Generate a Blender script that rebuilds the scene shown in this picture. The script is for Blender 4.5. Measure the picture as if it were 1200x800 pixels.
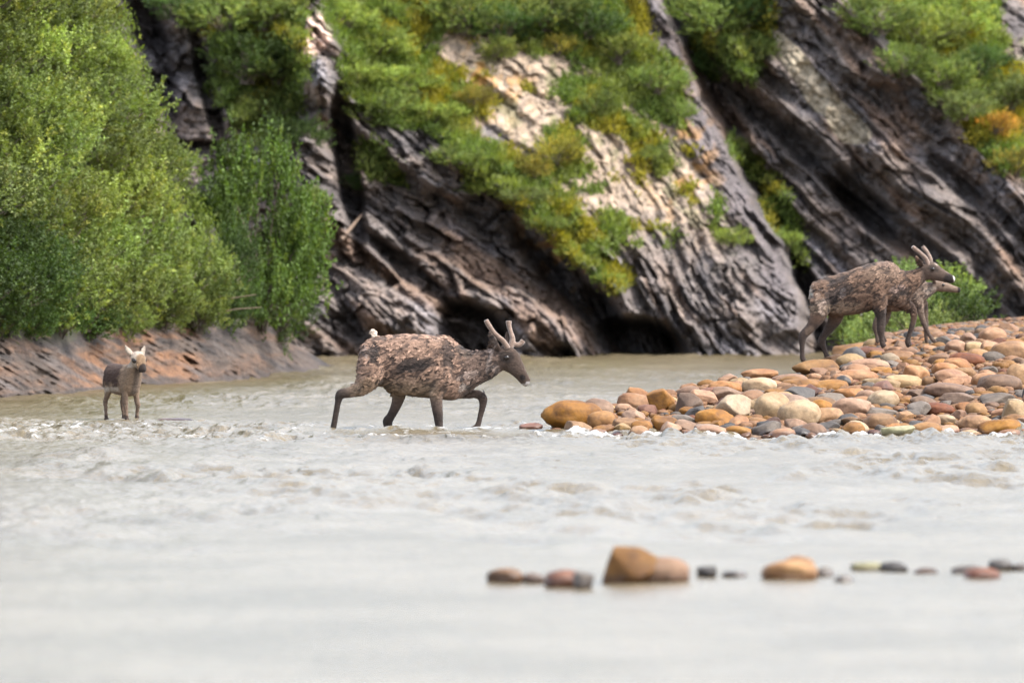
import bpy, math, random
import numpy as np
from mathutils import Vector
R = math.radians
for o in list(bpy.data.objects): bpy.data.objects.remove(o, do_unlink=True)
scn = bpy.context.scene
col = scn.collection
random.seed(7); rng = np.random.default_rng(11)

# ------------------------------------------------------------------ camera, sky, sun, exposure
F = 8000.0            # focal length in photo pixels (1200 wide)
CAMZ = 2.0; HOR = 292.0
cam = bpy.data.cameras.new('camera'); co = bpy.data.objects.new('camera', cam); col.objects.link(co)
cam.sensor_width = 36; cam.lens = 36 * F / 1200; cam.clip_start = 0.5; cam.clip_end = 6000
co.location = (0, 0, CAMZ); co.rotation_euler = (R(90) - math.atan((400 - HOR) / F), 0, 0)
cam.dof.use_dof = True; cam.dof.focus_distance = 76.5; cam.dof.aperture_fstop = 2.5
scn.camera = co
SUN_EL, SUN_AZ = 56, 112          # azimuth clockwise from +Y : sun behind the camera to the right
w = bpy.data.worlds.new('World'); scn.world = w; w.use_nodes = True
nt = w.node_tree; nt.nodes.clear()
sky = nt.nodes.new('ShaderNodeTexSky'); sky.sky_type = 'NISHITA'; sky.sun_disc = False
sky.sun_elevation = R(SUN_EL); sky.sun_rotation = R(SUN_AZ); sky.air_density = 1.0; sky.dust_density = 3.0; sky.ozone_density = 1.0
hs = nt.nodes.new('ShaderNodeHueSaturation'); hs.inputs['Saturation'].default_value = 0.52; hs.inputs['Value'].default_value = 1.0
bg = nt.nodes.new('ShaderNodeBackground'); bg.inputs['Strength'].default_value = 0.15
wo = nt.nodes.new('ShaderNodeOutputWorld')
nt.links.new(sky.outputs[0], hs.inputs['Color']); nt.links.new(hs.outputs[0], bg.inputs[0]); nt.links.new(bg.outputs[0], wo.inputs[0])
sl = bpy.data.lights.new('sun', 'SUN'); so = bpy.data.objects.new('sun', sl); col.objects.link(so)
sl.energy = 1.45; sl.angle = R(11); sl.color = (1.0, 0.955, 0.88)
d = Vector((math.sin(R(SUN_AZ)) * math.cos(R(SUN_EL)), math.cos(R(SUN_AZ)) * math.cos(R(SUN_EL)), math.sin(R(SUN_EL))))
so.rotation_euler = d.to_track_quat('Z', 'Y').to_euler()
scn.view_settings.view_transform = 'Standard'; scn.view_settings.look = 'None'
scn.view_settings.gamma = 1; scn.view_settings.exposure = 2.0; scn.view_settings.use_curve_mapping = False

# ------------------------------------------------------------------ numpy noise
_P = np.random.default_rng(3).permutation(4096).astype(np.int64)
_V = np.random.default_rng(4).random(4096) * 2 - 1
def _h(i, j, k): return _V[_P[(_P[(_P[i & 4095] + j) & 4095] + k) & 4095]]
def vn(x, y, z=0.0):
    x, y, z = np.broadcast_arrays(np.asarray(x, float), np.asarray(y, float), np.asarray(z, float))
    i = np.floor(x).astype(np.int64); j = np.floor(y).astype(np.int64); k = np.floor(z).astype(np.int64)
    f, g, h = x - i, y - j, z - k
    f = f * f * (3 - 2 * f); g = g * g * (3 - 2 * g); h = h * h * (3 - 2 * h)
    r = 0
    for a in (0, 1):
        for b in (0, 1):
            for c in (0, 1):
                r = r + (f if a else 1 - f) * (g if b else 1 - g) * (h if c else 1 - h) * _h(i + a, j + b, k + c)
    return r
def fbm(x, y, z=0.0, o=4, lac=2.03, g=0.5):
    s = 0; a = 1; n = 0
    for q in range(o):
        s = s + a * vn(x + 17.3 * q, y - 9.1 * q, z + 5.7 * q); n += a; a *= g; x = x * lac; y = y * lac; z = z * lac
    return s / n
def sst(a, b, x):
    t = np.clip((x - a) / (b - a), 0, 1); return t * t * (3 - 2 * t)
def inpoly(u, v, poly):
    ins = np.zeros(np.shape(u), bool); n = len(poly)
    for i in range(n):
        x1, y1 = poly[i]; x2, y2 = poly[(i + 1) % n]
        if y1 == y2: continue
        c = ((y1 > v) != (y2 > v)) & (u < (x2 - x1) * (v - y1) / (y2 - y1) + x1)
        ins ^= c
    return ins
def polydist(u, v, pts):
    """signed distance to a polyline, positive on its right hand (upper right for lines going down right)"""
    best = np.full(np.shape(u), 1e9); sg = np.ones(np.shape(u))
    for (x1, y1), (x2, y2) in zip(pts[:-1], pts[1:]):
        dx, dy = x2 - x1, y2 - y1; L2 = dx * dx + dy * dy
        t = np.clip(((u - x1) * dx + (v - y1) * dy) / L2, 0, 1)
        dd = np.hypot(u - x1 - t * dx, v - y1 - t * dy)
        s = np.sign(dy * (u - x1) - dx * (v - y1))
        m = dd < best; best = np.where(m, dd, best); sg = np.where(m, s, sg)
    return best * sg

# ------------------------------------------------------------------ mesh helpers
def mesh_np(name, V, Fq, colr=None, smooth=True, extra=None):
    V = np.asarray(V, np.float32); Fq = np.asarray(Fq, np.int32); k = Fq.shape[1]
    me = bpy.data.meshes.new(name)
    me.vertices.add(len(V)); me.vertices.foreach_set('co', V.ravel())
    me.loops.add(Fq.size); me.loops.foreach_set('vertex_index', Fq.ravel())
    me.polygons.add(len(Fq)); me.polygons.foreach_set('loop_start', np.arange(0, Fq.size, k, dtype=np.int32))
    me.update(calc_edges=True)
    if smooth: me.polygons.foreach_set('use_smooth', np.ones(len(Fq), bool))
    if colr is not None: setcol(me, 'col', colr)
    for nme, c in (extra or {}).items(): setcol(me, nme, c)
    return me
def setcol(me, name, c):
    c = np.asarray(c, np.float32)
    if c.ndim == 1: c = np.repeat(c[:, None], 3, 1)
    a = me.color_attributes.new(name, 'FLOAT_COLOR', 'POINT')
    a.data.foreach_set('color', np.concatenate([c, np.ones((len(c), 1), np.float32)], 1).ravel())
def gridfaces(nr, nc):
    i = np.arange(nr * nc).reshape(nr, nc)
    return np.stack([i[:-1, :-1], i[:-1, 1:], i[1:, 1:], i[1:, :-1]], -1).reshape(-1, 4)
def link(name, me, mat, parent=None, loc=(0, 0, 0)):
    o = bpy.data.objects.new(name, me); col.objects.link(o)
    if mat is not None and len(me.materials) == 0: me.materials.append(mat)
    if parent is not None: o.parent = parent
    o.location = loc
    return o
def tag(o, label, cat, group=None, kind=None):
    if label: o['label'] = label
    if cat: o['category'] = cat
    if group: o['group'] = group
    if kind: o['kind'] = kind
    return o
def empty(name, loc, rz=0):
    o = bpy.data.objects.new(name, None); col.objects.link(o); o.location = loc; o.rotation_euler = (0, 0, rz)
    o.empty_display_size = 0.2
    return o

# ------------------------------------------------------------------ materials
def newmat(name):
    m = bpy.data.materials.new(name); m.use_nodes = True
    n = m.node_tree.nodes; n.clear(); out = n.new('ShaderNodeOutputMaterial'); b = n.new('ShaderNodeBsdfPrincipled')
    m.node_tree.links.new(b.outputs[0], out.inputs[0])
    return m, n, m.node_tree.links, b, out
def N(n, typ, **kw):
    x = n.new(typ)
    for k, v in kw.items(): setattr(x, k, v)
    return x
def mixc(n, l, a, b, fac, mode='MIX'):
    x = n.new('ShaderNodeMix'); x.data_type = 'RGBA'; x.blend_type = mode
    for sock, v in ((x.inputs[0], fac), (x.inputs[6], a), (x.inputs[7], b)):
        if isinstance(v, bpy.types.NodeSocket): l.new(v, sock)
        else: sock.default_value = v if not isinstance(v, tuple) else (*v, 1)
    return x.outputs[2]
def mathn(n, l, op, a, b=0.0):
    x = n.new('ShaderNodeMath'); x.operation = op
    for sock, v in ((x.inputs[0], a), (x.inputs[1], b)):
        if isinstance(v, bpy.types.NodeSocket): l.new(v, sock)
        else: sock.default_value = v
    return x.outputs[0]
def noise(n, l, vec, scale, detail=6, rough=0.6):
    x = n.new('ShaderNodeTexNoise'); x.inputs['Scale'].default_value = scale; x.inputs['Detail'].default_value = detail
    x.inputs['Roughness'].default_value = rough
    if vec is not None: l.new(vec, x.inputs['Vector'])
    return x.outputs['Fac']
def ramp(n, l, fac, stops):
    x = n.new('ShaderNodeValToRGB'); l.new(fac, x.inputs[0]); e = x.color_ramp.elements
    while len(e) < len(stops): e.new(0.5)
    for el, (p, c) in zip(e, stops): el.position = p; el.color = (*c, 1) if isinstance(c, tuple) else (c, c, c, 1)
    return x.outputs[0]
def bump(n, l, b, h, strength, dist):
    x = n.new('ShaderNodeBump'); x.inputs['Strength'].default_value = strength; x.inputs['Distance'].default_value = dist
    l.new(h, x.inputs['Height']); l.new(x.outputs[0], b.inputs['Normal']); return x

def rock_attr_mat(name, tilt=38, rough=0.85):
    m, n, l, b, out = newmat(name)
    at = N(n, 'ShaderNodeAttribute', attribute_name='col')
    g = n.new('ShaderNodeNewGeometry')
    mp = n.new('ShaderNodeMapping'); mp.inputs['Rotation'].default_value = (0, R(tilt), 0)
    l.new(g.outputs['Position'], mp.inputs[0])
    mp2 = n.new('ShaderNodeMapping'); mp2.inputs['Scale'].default_value = (0.8, 1.5, 3.5); l.new(mp.outputs[0], mp2.inputs[0])
    n1 = noise(n, l, mp2.outputs[0], 1.6, 10, 0.68)
    n2 = noise(n, l, mp.outputs[0], 7.0, 8, 0.7)
    n3 = noise(n, l, mp2.outputs[0], 5.0, 6, 0.7)
    c1 = mixc(n, l, at.outputs['Color'], ramp(n, l, n1, [(0.32, 0.8), (0.5, 1.2), (0.68, 1.6)]), 1.0, 'MULTIPLY')
    c2 = mixc(n, l, c1, ramp(n, l, n2, [(0.3, 0.55), (0.5, 1.0), (0.7, 1.6)]), 1.0, 'MULTIPLY')
    c3 = mixc(n, l, c2, (0.20, 0.13, 0.08), ramp(n, l, noise(n, l, g.outputs['Position'], 0.9, 5, 0.6), [(0.56, 0.0), (0.72, 0.28)]))
    if tilt < 30: c3 = mixc(n, l, c3, (0.58, 0.58, 0.56), 1.0, 'MULTIPLY')
    l.new(c3, b.inputs['Base Color']); b.inputs['Roughness'].default_value = rough
    h = mathn(n, l, 'ADD', mathn(n, l, 'MULTIPLY', n3, 0.7), mathn(n, l, 'MULTIPLY', n2, 0.5))
    bump(n, l, b, h, 0.8, 0.09)
    return m
def leaf_mat(name, tint):
    m, n, l, b, out = newmat(name)
    at = N(n, 'ShaderNodeAttribute', attribute_name='col'); oi = n.new('ShaderNodeObjectInfo')
    c = mixc(n, l, at.outputs['Color'], tint, 1.0, 'MULTIPLY')
    hsv = n.new('ShaderNodeHueSaturation'); l.new(c, hsv.inputs['Color'])
    l.new(mathn(n, l, 'ADD', 0.492, mathn(n, l, 'MULTIPLY', oi.outputs['Random'], 0.022)), hsv.inputs['Hue'])
    l.new(mathn(n, l, 'ADD', 0.78, mathn(n, l, 'MULTIPLY', oi.outputs['Random'], 0.5)), hsv.inputs['Value'])
    l.new(hsv.outputs[0], b.inputs['Base Color']); b.inputs['Roughness'].default_value = 0.68
    b.inputs['Specular IOR Level'].default_value = 0.35
    tr = n.new('ShaderNodeBsdfTranslucent'); l.new(mixc(n, l, hsv.outputs[0], (1.3, 1.35, 0.5), 1.0, 'MULTIPLY'), tr.inputs[0])
    mx = n.new('ShaderNodeMixShader'); mx.inputs[0].default_value = 0.35
    l.new(b.outputs[0], mx.inputs[1]); l.new(tr.outputs[0], mx.inputs[2]); l.new(mx.outputs[0], out.inputs[0])
    return m
M_cliff = rock_attr_mat('cliff rock')
M_bank = rock_attr_mat('bank rock', 25)
M_leaf = {'mid': leaf_mat('willow leaves', (0.95, 1.0, 0.9)), 'bright': leaf_mat('bright leaves', (1.3, 1.3, 1.05)),
          'dark': leaf_mat('dark leaves', (0.42, 0.58, 0.5)), 'yellow': leaf_mat('yellowing leaves', (1.55, 1.12, 0.7)),
          'mixed': leaf_mat('fresh dark leaves', (0.42, 0.52, 0.34)), 'grey': leaf_mat('grey green leaves', (1.1, 1.15, 1.3)), 'rust': leaf_mat('rusty leaves', (2.2, 0.95, 0.7))}
m, n, l, b, out = newmat('bark'); b.inputs['Base Color'].default_value = (0.11, 0.085, 0.065, 1); b.inputs['Roughness'].default_value = 0.9
g = n.new('ShaderNodeNewGeometry'); l.new(ramp(n, l, noise(n, l, g.outputs['Position'], 9), [(0.3, (0.05, 0.035, 0.025)), (0.7, (0.16, 0.13, 0.10))]), b.inputs['Base Color'])
M_bark = m

# ------------------------------------------------------------------ px <-> world on a distance
def W(u, v, Y): return ((u - 600) / F * Y, Y, CAMZ - (v - HOR) / F * Y)

# ------------------------------------------------------------------ CLIFF
RIDGE = [(330, -80), (392, 40), (440, 120), (505, 170), (585, 215), (650, 285), (722, 345), (770, 470)]
EDGE2 = [(700, -80), (770, 0), (812, 90), (845, 150), (885, 240), (925, 320), (950, 430)]
EDGE3 = [(905, -80), (990, 0), (1060, 70), (1130, 130), (1190, 215), (1300, 330)]
SCREE = [[(470, 20), (540, 30), (620, 80), (640, 160), (700, 190), (760, 260), (800, 330), (740, 320), (690, 270), (640, 215), (590, 160), (520, 110), (470, 70)],
         [(590, 40), (700, 50), (745, 100), (810, 180), (865, 265), (850, 300), (800, 290), (740, 250), (670, 190), (590, 120)]]
TAN = [(898, 25), (925, 45), (1015, 150), (1018, 170), (990, 168), (940, 110), (902, 60)]
def blob(u, v, cu, cv, ru, rv, ang=0):
    a = R(ang); du, dv = u - cu, v - cv
    x = du * math.cos(a) + dv * math.sin(a); y = -du * math.sin(a) + dv * math.cos(a)
    return np.exp(-((x / ru) ** 2 + (y / rv) ** 2))
def cliff_fields(u, v):
    d1 = polydist(u, v, RIDGE); d2 = polydist(u, v, EDGE2); d3 = polydist(u, v, EDGE3)
    wob = fbm(u / 60, v / 60, 3.1, 4)
    d1w = d1 + 14 * wob; d2w = d2 + 12 * wob; d3w = d3 + 16 * wob
    th = np.where(u < 780, R(36), R(43)) 
    th = R(36) + R(8) * sst(600, 900, u) + R(14) * sst(330, 180, u)
    s = (v * np.cos(th) - u * np.sin(th)); q = (v * np.sin(th) + u * np.cos(th))
    s = s + 20 * fbm(u / 170, v / 170, 1.7, 2) + 5 * fbm(u / 40, v / 40, 2.2, 4)
    soft = np.maximum(sst(0, 30, d1w) * (1 - sst(-60, -10, d2w)), sst(0, 30, d3w))      # grass and scree slopes
    low = sst(190, 330, v - (u - 640) * 0.15) * (u < 1000)
    soft = soft * (1 - 0.85 * low * (d1w > 30))
    return d1w, d2w, d3w, s, q, soft
def saw(t): 
    t = t - np.floor(t); return np.where(t < 0.82, t / 0.82, (1 - t) / 0.18)
def cells(x, y, seed=0):
    """jittered cells: random value per cell, tilt inside the cell, distance to the edge"""
    i0 = np.floor(x).astype(np.int64); j0 = np.floor(y).astype(np.int64)
    b1 = np.full(x.shape, 9.0); b2 = np.full(x.shape, 9.0); val = np.zeros(x.shape); tx = np.zeros(x.shape); ty = np.zeros(x.shape)
    for a in (-1, 0, 1):
        for b in (-1, 0, 1):
            i = i0 + a; j = j0 + b
            cx = i + 0.5 + 0.48 * _h(i, j, seed + 1 + 0 * i); cy = j + 0.5 + 0.48 * _h(i, j, seed + 2 + 0 * i)
            dd = np.hypot(x - cx, y - cy); m = dd < b1
            b2 = np.where(m, b1, np.minimum(b2, dd)); b1 = np.where(m, dd, b1)
            val = np.where(m, _h(i, j, seed + 3 + 0 * i), val); tx = np.where(m, (x - cx) * _h(i, j, seed + 4 + 0 * i) + (y - cy) * _h(i, j, seed + 5 + 0 * i), tx)
    return val, tx, b2 - b1
def cliff_Y(u, v):
    u = np.asarray(u, float); v = np.asarray(v, float)
    d1, d2, d3, s, q, soft = cliff_fields(u, v)
    up = (415 - v) / 61.5
    Y = 128.2 + 0.42 * up
    Y = Y + np.where(d1 > 0, np.minimum(d1, 330) / 61.5 * 0.75, 0) * (1 - sst(0, 30, d2))
    # undercut beneath the grassy ridge
    Y = Y + 1.5 * sst(2, -22, d1) * sst(-150, -40, d1) * sst(150, 260, v)
    Y = Y + 4.6 * sst(-6, 20, d2) - 0.9 * sst(10, 140, d2) 
    Y = Y + np.where(d3 > 0, np.minimum(d3, 200) / 61.5 * 1.0, 0) - 0.6 * sst(40, 0, np.abs(d3))
    rock = 1 - soft
    A1 = 0.55 + 0.65 * vn(q / 170, s / 60, 8.0)
    st = 1.15 * A1 * saw(s / 58) + 0.42 * (0.7 + 0.9 * vn(q / 60, s / 25, 4.0)) * saw(s / 21 + 0.3) * (1 + 0.5 * sst(860, 960, u)) + 0.16 * saw(s / 8.3 + fbm(q / 60, s / 20, 2.0, 2))
    wq = q + 9 * fbm(u / 25, v / 25, 33.0, 3); ws = s + 5 * fbm(u / 18, v / 18, 36.0, 3)
    c1, t1, e1 = cells(wq / 62, ws / 24, 10); c2, t2, e2 = cells(wq / 25, ws / 12, 30); c3, t3, e3 = cells(wq / 11, ws / 6, 50)
    bm = 1 - 0.5 * sst(860, 960, u); blk = (0.5 * c1 + 0.6 * t1 + 0.24 * c2 + 0.36 * t2 + 0.08 * c3 + 0.14 * t3 - 0.12 * sst(0.12, 0.0, e1) - 0.07 * sst(0.14, 0, e2)) * bm
    Y = Y - rock * (0.55 * st + 0.66 * blk) - soft * (0.12 * saw(s / 31) + 0.2 * (0.26 * c2 + 0.5 * t2 + 0.16 * c3 + 0.25 * t3 - 0.12 * sst(0.2, 0, e3)))
    slab = np.clip(inpoly(u, v, TAN) * 0.8 + 0.55 * sst(-70, -40, d2) * sst(2, -6, d2), 0, 1)
    Y = Y + slab * rock * (0.62 * st + 0.85 * blk) * 0.75
    Y = Y - (0.55 * fbm(u / 42, v / 42, 5.0, 5) + 0.35 * np.abs(fbm(q / 38, s / 16, 9.0, 5))) * (0.5 + 0.5 * rock)
    Y = Y - soft * 0.16 * np.abs(fbm(u / 11, v / 11, 2.5, 3)) - rock * 0.16 * fbm(u / 7, v / 7, 6.5, 3)
    # caves at the waterline and big hollows
    Y = Y + 3.6 * sst(0.35, 0.8, blob(u, v, 752, 402, 62, 34, 12)) 
    Y = Y + 2.4 * sst(0.35, 0.8, blob(u, v, 556, 392, 62, 42, 30))
    Y = Y + 1.8 * sst(0.3, 0.8, blob(u, v, 668, 330, 110, 26, 44))
    Y = Y + 1.3 * sst(0.3, 0.8, blob(u, v, 480, 318, 80, 16, 40))
    Y = Y + 1.6 * sst(0.3, 0.8, blob(u, v, 407, 190, 16, 130, -8))
    Y = Y + 1.3 * sst(0.3, 0.8, blob(u, v, 180, 60, 22, 110, -14)) + 1.2 * sst(0.3, 0.8, blob(u, v, 245, 110, 12, 90, -14))
    Y = Y + 1.0 * sst(0.2, 0.9, blob(u, v, 985, 215, 150, 20, 42)) + 0.8 * sst(0.3, 0.8, blob(u, v, 1090, 300, 150, 17, 42))
    Y = Y + 0.8 * sst(0.2, 0.9, blob(u, v, 880, 120, 90, 18, 42)) + 0.8 * sst(0.3, .8, blob(u, v, 1120, 215, 60, 12, 40))
    Y = Y + 1.1 * sst(0.3, 0.8, blob(u, v, 945, 330, 110, 14, 48)) + 1.4 * sst(0.3, 0.8, blob(u, v, 1010, 250, 70, 13, 42))
    # protruding boulders
    Y = Y - 1.5 * sst(0.1, 0.75, blob(u, v, 372, 70, 30, 62, -12))
    Y = Y - 1.3 * sst(0.1, 0.75, blob(u, v, 365, 200, 26, 60, -4))
    Y = Y - 1.0 * sst(0.1, 0.8, blob(u, v, 345, 360, 40, 52, 0))
    Y = Y - 0.9 * sst(0.1, 0.8, blob(u, v, 470, 370, 62, 30, 24)) - 0.8 * sst(0.1, 0.8, blob(u, v, 640, 385, 44, 26, 20))
    Y = Y - 0.6 * sst(0.1, 0.8, blob(u, v, 708, 405, 10, 14, 0)) - 0.8 * sst(0.1, 0.8, blob(u, v, 850, 350, 60, 60, 30))
    return Y
GPOLY = [[(365, -60), (560, -60), (560, 20), (500, 50), (560, 120), (560, 150), (640, 205), (690, 260), (738, 330), (715, 345), (600, 240), (545, 205), (500, 150), (450, 150), (405, 105), (385, 40)],
         [(520, -60), (742, -60), (760, 40), (805, 100), (808, 150), (760, 140), (720, 120), (680, 70), (640, 50), (560, 40)],
         [(640, 150), (685, 160), (685, 205), (640, 208)], [(655, 95), (720, 95), (730, 150), (670, 150)],
         [(1000, -60), (1165, -60), (1172, 70), (1260, 100), (1300, 330), (1200, 215), (1150, 185), (1100, 110), (1050, 62)],
         [(800, -60), (905, -60), (900, 60), (880, 95), (840, 100), (815, 60)], [(855, 150), (885, 180), (930, 250), (948, 320), (930, 300), (885, 240)],
         [(240, -60), (350, -60), (360, 40), (345, 140), (300, 170), (250, 120)], [(700, 240), (750, 260), (730, 300), (700, 280)],
         [(700, 130), (760, 150), (790, 200), (740, 190)], [(410, 160), (470, 180), (480, 220), (430, 210)]]
def gmask(u, v):
    uu = u + 16 * fbm(u / 26, v / 26, 7.7, 3); vv = v + 16 * fbm(u / 26, v / 26, 1.2, 3)
    m = np.zeros(np.shape(u), bool)
    for p in GPOLY: m |= inpoly(uu, vv, p)
    m |= (fbm(u / 15, v / 15, 99.0, 3) > 0.36) & (inpoly(uu, vv, SCREE[0]) | inpoly(uu, vv, SCREE[1])) & (v < 290)
    return m
us = np.linspace(-260, 1480, 1300); vs = np.concatenate([np.linspace(-75, 440, 470)])
U, Vv = np.meshgrid(us, vs)
Yc = cliff_Y(U, Vv)
X_, Y_, Z_ = W(U, Vv, Yc)
d1, d2, d3, s, q, soft = cliff_fields(U, Vv)
def lerp(a, b, t): return a + (np.asarray(b) - a) * t[..., None]
C = np.ones(U.shape + (3,)) * np.array([0.098, 0.082, 0.075])
C = lerp(C, [0.15, 0.115, 0.095], sst(-0.1, 0.5, fbm(q / 90, s / 30, 3.3, 4)))
C = lerp(C, [0.15, 0.14, 0.15], 0.7 * sst(0.05, 0.5, fbm(q / 70, s / 30, 6.3, 4)))
C = lerp(C, [0.045, 0.04, 0.042], 0.8 * sst(0.0, 0.45, fbm(q / 55, s / 22, 16.3, 4)))
C = lerp(C, [0.17, 0.10, 0.06], 0.6 * sst(0.15, 0.5, fbm(q / 120, s / 25, 26.3, 4)) )
sc = np.zeros(U.shape, bool)
for p in SCREE: sc |= inpoly(U + 18 * fbm(U / 20, Vv / 20, 3, 3), Vv + 14 * fbm(U / 20, Vv / 20, 8, 3), p)
C = lerp(C, [0.25, 0.19, 0.135], sc * (0.6 + 0.4 * sst(-0.3, 0.2, fbm(U / 9, Vv / 9, 2, 3))) * sst(320, 215, Vv))
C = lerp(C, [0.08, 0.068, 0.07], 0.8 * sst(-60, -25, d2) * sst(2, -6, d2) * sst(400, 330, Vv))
C = lerp(C, [0.25, 0.21, 0.15], inpoly(U + 8 * fbm(U / 20, Vv / 20, 3, 3), Vv, TAN) * 0.95)
C = lerp(C, [0.50, 0.36, 0.29], 0.9 * sst(0.35, 0.6, blob(U, Vv, 368, 42, 22, 34, 40)))
moss = 0.7 * sst(0.18, 0.4, fbm(U / 24, Vv / 24, 77, 4)) * soft * sst(340, 260, Vv)
C = lerp(C, [0.085, 0.09, 0.03], 0.75 * moss)
gm = gmask(U, Vv)
C = lerp(C, [0.055, 0.062, 0.022], gm * 0.9)
C = lerp(C, [0.30, 0.15, 0.03], 0.8 * sst(0.12, 0.4, fbm(U / 16, Vv / 16, 12, 3)) * (blob(U, Vv, 800, 195, 40, 60) + blob(U, Vv, 1175, 150, 40, 60) + blob(U, Vv, 560, 90, 60, 40) + 0.8 * blob(U, Vv, 650, 300, 70, 20, 45)).clip(0, 1))
Vc = np.stack([X_, Y_, Z_], -1)
# plateau behind the lip of the cliff
back = []
for dy, dz in ((0.8, 0.7), (3, 1.4), (9, 2.0), (40, 3.5), (150, 4)):
    r0 = Vc[0].copy(); r0[:, 1] += dy; r0[:, 2] = r0[:, 2] + dz; back.append(r0)
Vc = np.concatenate([np.array(back[::-1]), Vc], 0); C = np.concatenate([np.repeat(C[:1], 5, 0), C], 0)
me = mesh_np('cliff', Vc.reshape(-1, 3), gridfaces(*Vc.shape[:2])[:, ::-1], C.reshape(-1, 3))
tag(link('cliff', me, M_cliff), 'dark layered rock cliff dipping down to the right above the river', None, None, 'structure')
def cpt(u, v):
    y = float(cliff_Y(np.array([u]), np.array([v]))[0]); return Vector(W(u, v, y))

# ------------------------------------------------------------------ LEFT BANK
def bank_shore(a): return 16000 / ((465 - 31 * (a / 385)) - HOR + 0.9 * np.sin(a / 33.0) + 0.35 * np.sin(a / 9.0))
RT = ([-400, 0, 130, 235, 300, 345, 385, 470], [70, 70, 62, 62, 60, 32, 3, -12])
HT = ([-400, 120, 145, 175, 230, 275, 320, 350, 385, 470], [-300, -120, 0, 105, 225, 300, 362, 395, 440, 470])
def bank_profile(a):
    """polyline of (Y, v) up the bank at column a"""
    y0 = bank_shore(a); v0 = HOR + 16000 / y0
    rt = np.interp(a, *RT); vt = np.interp(a + 9 * math.sin(a / 7.0) + 14, *HT)
    pts = [(y0 - 1.0, v0 + 30), (y0, v0)]
    k = 12
    for i in range(1, k + 1): pts.append((y0 + 1.7 * i / k, v0 - rt * i / k))
    vr = v0 - rt; yy = y0 + 1.7
    for i in range(1, 41):
        v = vr + (min(vt, vr) - vr) * i / 40
        pts.append((yy + (vr - v) / F * yy * 0.75, v))
    ye, ve = pts[-1]
    pts.append((ye + 0.6, ve - 4))
    z = CAMZ - (ve - HOR) / F * ye
    for dy in (3, 14): pts.append((ye + dy, HOR - (z - 0.25 * dy - CAMZ) * F / (ye + dy)))
    return pts
aas = np.arange(-330, 440, 1.6)
rows = []
for a in aas:
    pr = np.array(bank_profile(a)); 
    # resample finer
    t = np.arange(len(pr)); tt = np.concatenate([np.linspace(0, 14, 90), np.linspace(14, len(pr) - 1, 110)[1:]])
    yy = np.interp(tt, t, pr[:, 0]); vv = np.interp(tt, t, pr[:, 1]); rows.append(np.stack([np.full_like(yy, a), yy, vv], -1))
Rw = np.array(rows)                       # cols x rows x (a,Y,v)
A_, Yb, Vb = Rw[..., 0], Rw[..., 1], Rw[..., 2]
sB = Vb * math.cos(R(30)) - A_ * math.sin(R(30)); qB = Vb * math.sin(R(30)) + A_ * math.cos(R(30))
Yb = Yb - 0.09 * saw(sB / 17 + 0.6 * fbm(A_ / 50, Vb / 50, 2, 3)) * sst(-0.6, 0.3, fbm(qB / 40, sB / 15, 3, 2)) - 0.05 * saw(sB / 6.5) - 0.09 * fbm(A_ / 8, Vb / 8, 8, 3) - 0.30 * fbm(A_ / 60, Vb / 25, 4, 4) - 0.10 * fbm(qB / 9, sB / 4, 6, 3)
Xb, _, Zb = W(A_, Vb, Yb)
Cb = np.ones(A_.shape + (3,)) * np.array([0.085, 0.06, 0.048])
Cb = lerp(Cb, [0.20, 0.095, 0.045], (0.35 + 0.6 * sst(60, 110, A_) * sst(250, 200, A_)) * sst(-0.15, 0.25, fbm(A_ / 45, Vb / 14, 13.3, 4)))
Cb = lerp(Cb, [0.095, 0.08, 0.078], 0.8 * sst(0.0, 0.4, fbm(qB / 70, sB / 8, 6.3, 4)))
Cb = lerp(Cb, [0.035, 0.027, 0.026], 0.85 * sst(0.1, 0.4, fbm(qB / 30, sB / 9, 16.3, 4) + 0.35 * sst(30, 62, 465 - 31 * A_ / 385 - Vb)))
v0 = HOR + 16000 / bank_shore(A_); hgt = (v0 - Vb)
Cb = lerp(Cb, [0.06, 0.045, 0.04], 0.75 * sst(5, 1, hgt + 4 * fbm(A_ / 12, Vb / 8, 1, 3)))
Cb = lerp(Cb, [0.045, 0.045, 0.022], sst(58, 72, hgt + 12 * fbm(A_ / 20, Vb / 20, 5, 3)))
me = mesh_np('river_bank', np.stack([Xb, Yb, Zb], -1).reshape(-1, 3), gridfaces(*A_.shape), Cb.reshape(-1, 3))
tag(link('river_bank', me, M_bank), 'orange brown rock ramp and bushy slope of the left river bank', None, None, 'structure')
def bpt(a, v):
    pr = np.array(bank_profile(a))[1:54]
    y = float(np.interp(-v, -pr[:, 1], pr[:, 0])); return Vector(W(a, v, y))

# ------------------------------------------------------------------ GRAVEL BAR GROUND
def fshore(X): return 73.2 + 0.25 * np.sin(X * 1.7) + 0.12 * np.sin(X * 4.1 + 1) + 1.5 * sst(1.0, 0.2, X)
BX = ([0.2, 0.5, 1.4, 2.3, 3.4, 4.2, 5.2, 7.0, 14, 30], [74.0, 76.0, 78.0, 81.0, 84.3, 89.0, 100.0, 110.0, 128.0, 150.0])
def bar_h(X, Y):
    dF = Y - fshore(X); dB = np.interp(X, *BX) - Y
    hF = 0.078 * dF; hB = 0.22 * dB
    h = np.minimum(hF, hB); cap = 0.60 + 0.35 * sst(3.4, 6.0, X) + 0.35 * sst(6.5, 12, X)
    h = np.where(h > 0, cap * np.tanh(h / cap * 1.15) , h)
    h = np.where(h < 0, np.maximum(h * 3, -0.6), h)
    return h + 0.03 * fbm(X * 1.5, Y * 0.8, 2, 3) - 0.03
gx = np.concatenate([np.linspace(-0.5, 10, 150), np.linspace(10.3, 34, 40)]); gy = np.linspace(70, 132, 260)
GX, GY = np.meshgrid(gx, gy); GZ = bar_h(GX, GY)
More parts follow.
